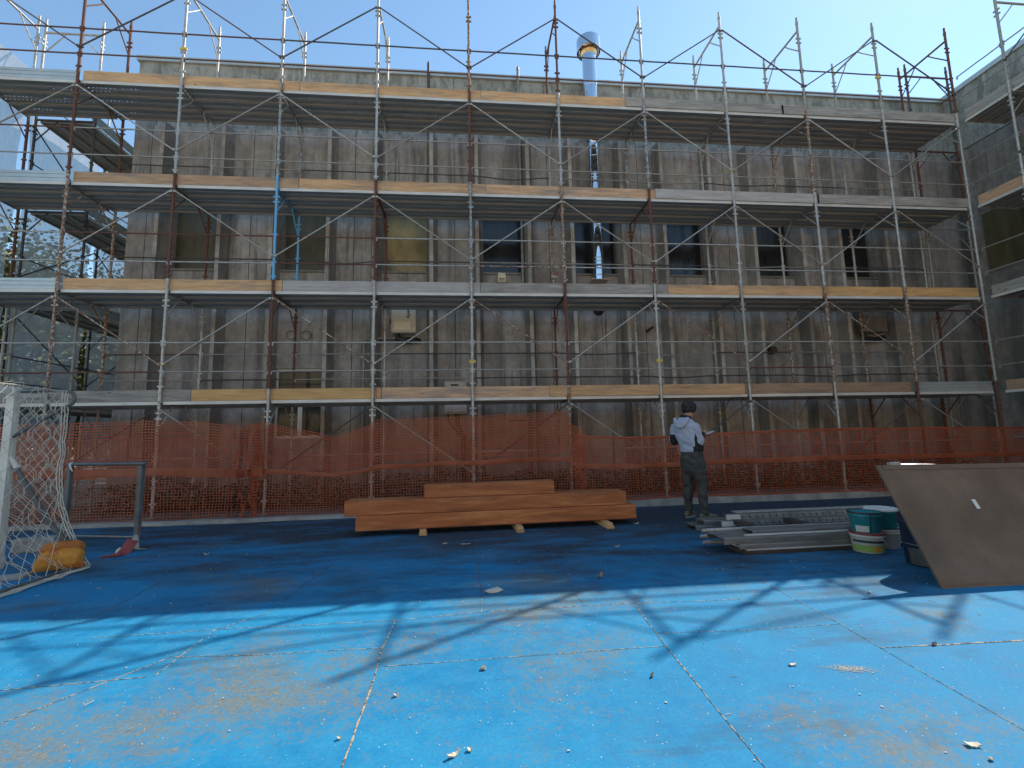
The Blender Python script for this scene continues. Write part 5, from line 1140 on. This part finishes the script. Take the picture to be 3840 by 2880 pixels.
hand(b, wrL, F * 0.6 + R * 0.75 + UPV * 0.28, F * 0.75 - R * 0.6 + UPV * 0.15, 1, (0.18, 0.2, 0.22, 0.3))
me = solid(b, 0.0062, 'person', 3); me.materials.clear(); me.materials.append(MAT['skin'])
man = put('person', me, None, (PX, PY, 0)); tag(man, 'man in a grey and black hoodie standing with his back turned, writing on a pad', 'person')
# trousers: loose, creased, gathered at the ankles
b = MB()
loft(b, [(pel + UPV * 0.15, 0.160, 0.115), (pel + UPV * 0.06, 0.166, 0.125), (pel - UPV * 0.04, 0.172, 0.132), (pel - UPV * 0.12, 0.168, 0.125), (pel - UPV * 0.20, 0.14, 0.105)])
for h, k_, a, s_ in ((hipL, kneeL, ankL, -1), (hipR, kneeR, ankR, 1)):
    cap(b, [h - UPV * 0.04, h.lerp(k_, 0.45) + R * s_ * 0.012, k_ + F * 0.006, k_.lerp(a, 0.4) - F * 0.012, k_.lerp(a, 0.8), a + UPV * 0.015], [0.108, 0.092, 0.074, 0.070, 0.062, 0.060], 18)
    cap(b, [pel - UPV * 0.12, k_.lerp(h, 0.35) - R * s_ * 0.012], [0.085, 0.074], 14)
    th_ = h.lerp(k_, 0.62) + R * s_ * 0.060
    vs_ = [th_ + UPV * 0.09, th_ - UPV * 0.08]; cap(b, vs_, [0.034, 0.036], 10)      # cargo pocket
    for q in range(5): zc = a.z + 0.02 + 0.032 * q; c_ = k_.lerp(a, (k_.z - zc) / (k_.z - a.z)); cap(b, [c_ - R * 0.035 - F * 0.015 + UPV * 0.01 * (q % 2), c_ + R * 0.035 - F * 0.015 - UPV * 0.01 * (q % 2)], [0.032, 0.034], 8)
me = solid(b, 0.010, 'trousers', 3); me.materials.clear(); me.materials.append(MAT['trousers'])
for v_ in me.vertices:
    n3 = noise.noise(Vector((v_.co.x * 9, v_.co.y * 9, v_.co.z * 14))); v_.co += v_.normal * 0.016 * n3
put('trousers', me, man)
# hoodie
b = MB()
loft(b, [(pel + UPV * 0.095, 0.162, 0.118), (pel + UPV * 0.13, 0.178, 0.130), (pel + UPV * 0.20, 0.182, 0.130), (chest - UPV * 0.06, 0.188, 0.122), (chest + UPV * 0.05, 0.205, 0.122), (shC - UPV * 0.02, 0.185, 0.112), (shC + UPV * 0.035, 0.150, 0.098), (shC + UPV * 0.075, 0.100, 0.082), (shC + UPV * 0.10, 0.066, 0.066)])
for s_, e, w_ in ((shL, elL, wrL), (shR, elR, wrR)):
    cap(b, [shC + UPV * 0.035, shC.lerp(s_, 0.75) + UPV * 0.0], [0.072, 0.060], 14)
    cap(b, [s_ - UPV * 0.035, s_.lerp(e, 0.35), s_.lerp(e, 0.7), e], [0.073, 0.069, 0.064, 0.060], 16); cap(b, [e, e.lerp(w_, 0.5), w_ - (w_ - e).normalized() * 0.012], [0.064, 0.055, 0.042], 16)
me = solid(b, 0.009, 'hoodie', 9); me.materials.clear(); me.materials.append(MAT['hoodie']); me.materials.append(MAT['hoodie_black'])
for v_ in me.vertices: v_.co += v_.normal * (0.013 * noise.noise(Vector((v_.co.x * 8, v_.co.y * 8, v_.co.z * 16 + v_.co.x * 9))) + 0.004 * noise.noise(v_.co * 25))
for p in me.polygons:      # black side panels: under the arms, inner sleeves, zip side
    c_ = p.center; rel = c_ - chest; rside = rel.dot(R); fside = rel.dot(F)
    tor = abs(rside) < 0.25
    ax = elR - shR; tt = max(0.0, min(1.0, (c_ - shR).dot(ax) / ax.length_squared)); dR = (c_ - (shR + ax * tt)).length; fx = wrR - elR; t2 = max(0.0, min(1.0, (c_ - elR).dot(fx) / fx.length_squared)); dF = (c_ - (elR + fx * t2)).length
    if c_.z < 1.33 and rside > 0.118 and fside > -0.075 and dR > 0.074 and dF > 0.070: p.material_index = 1
    if (c_ - elL).length < 0.135 and (c_ - elL).dot(-R) < 0.022 and c_.z < 1.27 and rside < -0.13: p.material_index = 1
    if fside > 0.095 and tor: p.material_index = 1
hd = put('hoodie', me, man)
b = MB()   # hood lying on the shoulders
hc = shC + UPV * 0.075 - F * 0.070
for q in range(9):
    a = math.pi * (0.02 + 0.96 * q / 8); p = hc - F * 0.055 * math.sin(a) + R * 0.105 * math.cos(a) - UPV * 0.055 * math.sin(a); cap(b, [p, p - UPV * (0.02 + 0.05 * math.sin(a)) - F * 0.012], [0.034, 0.026], 10)
me = solid(b, 0.009, 'hood', 5); me.materials.clear(); me.materials.append(MAT['hoodie']); put('hood', me, hd)
b = MB(); b.path([neck + UPV * (-0.002) + R * 0.068 * math.cos(a) + F * (0.068 * math.sin(a) + 0.0) + UPV * 0.018 * math.sin(a) * -1 for a in [2 * math.pi * i / 20 for i in range(21)]], 0.023, 8); b.obj('collar', 'hoodie_black', hd)
# hair: short curls
b = MB(); r = random.Random(2)
ell(b, hp(-0.026, 0, 0.044), 0.088, 0.098, 0.088)
for q in range(420):
    d = Vector((r.gauss(0, 1), r.gauss(0, 1), r.gauss(0, 1))).normalized()
    f_, rr_, u_ = d.x * 0.108 - 0.022, d.y * 0.098, d.z * 0.100 + 0.042
    if f_ > 0.035 and u_ < 0.085: continue
    if u_ < (-0.075 if f_ < -0.045 else -0.03) or (u_ < 0.025 and f_ > 0.005): continue
    f_ += 0.006 * r.gauss(0, 1); u_ += 0.006 * r.gauss(0, 1); rr_ += 0.004 * r.gauss(0, 1)
    cr_ = r.uniform(0.011, 0.019); ell(b, hp(f_, rr_, u_), cr_, cr_, cr_, 6)
me = solid(b, 0.006, 'hair', 1); me.materials.clear(); me.materials.append(MAT['hair']); put('hair', me, man)
# shoes
for nm, a, yaw_ in (('L', ankL, 0.05), ('R', ankR, -0.47)):
    d = (F * math.cos(yaw_) + R * -math.sin(yaw_) ).normalized(); s_ = d.cross(UPV).normalized(); b = MB(); base = Vector((a.x, a.y, 0))
    cap(b, [base - d * 0.05 + UPV * 0.055, base + d * 0.04 + UPV * 0.06, base + d * 0.13 + UPV * 0.043, base + d * 0.185 + UPV * 0.034], [0.044, 0.046, 0.043, 0.030], 14)
    cap(b, [base - d * 0.03 + UPV * 0.07, base - d * 0.005 + UPV * 0.11], [0.044, 0.042], 14)
    me = solid(b, 0.007, 'shoe', 3); me.materials.clear(); me.materials.append(MAT['shoe'])
    for v_ in me.vertices: v_.co.z = max(0.012, v_.co.z)
    so = put('shoe', me, man)
    b = MB(); out = []
    for q in range(24):
        t = 2 * math.pi * q / 24; u = math.cos(t); w_ = math.sin(t); L = 0.068 + 0.078 * u; wd = 0.047 if u > -0.3 else 0.040; out.append(base + d * (L + 0.02 * 0 + 0.068 * u) + s_ * wd * w_ * (1 - 0.15 * max(0, u) ** 3))
    vs_ = [p + UPV * 0.001 for p in out] + [p * 1.0 + UPV * 0.026 for p in out]
    b.add(vs_, [tuple(reversed(range(24))), tuple(range(24, 48))] + [(i, (i + 1) % 24, 24 + (i + 1) % 24, 24 + i) for i in range(24)]); b.obj('sole', 'sole', so)
# pad and pen
pdd = thing('notepad', 'small notepad with a blue cover held by the standing man', 'notepad', (PX + pad_c.x, PY + pad_c.y, pad_c.z), rad(-58))
MP = Matrix.Rotation(rad(14), 4, 'X') @ Matrix.Rotation(rad(-10), 4, 'Y')
b = MB(); b.bbox(-0.075, 0.075, -0.105, 0.105, -0.010, 0.0, 0.002, MP); b.obj('cover', 'clip_blue', pdd)
b = MB(); b.bbox(-0.07, 0.07, -0.10, 0.10, 0.0005, 0.007, 0.001, MP); b.obj('pages', 'paper', pdd)
tip = bp(0.29, 0.04, 1.292); tail = bp(0.215, 0.055, 1.405)
b = MB(); b.path([tuple(tip - tip), tuple((tail - tip) * 0.08), tuple(tail - tip)], [0.0012, 0.004, 0.0042], 8); o = b.obj('pen', 'cream', None, (PX + tip.x, PY + tip.y, tip.z)); tag(o, 'pale pen in the standing man\'s right hand', 'pen')
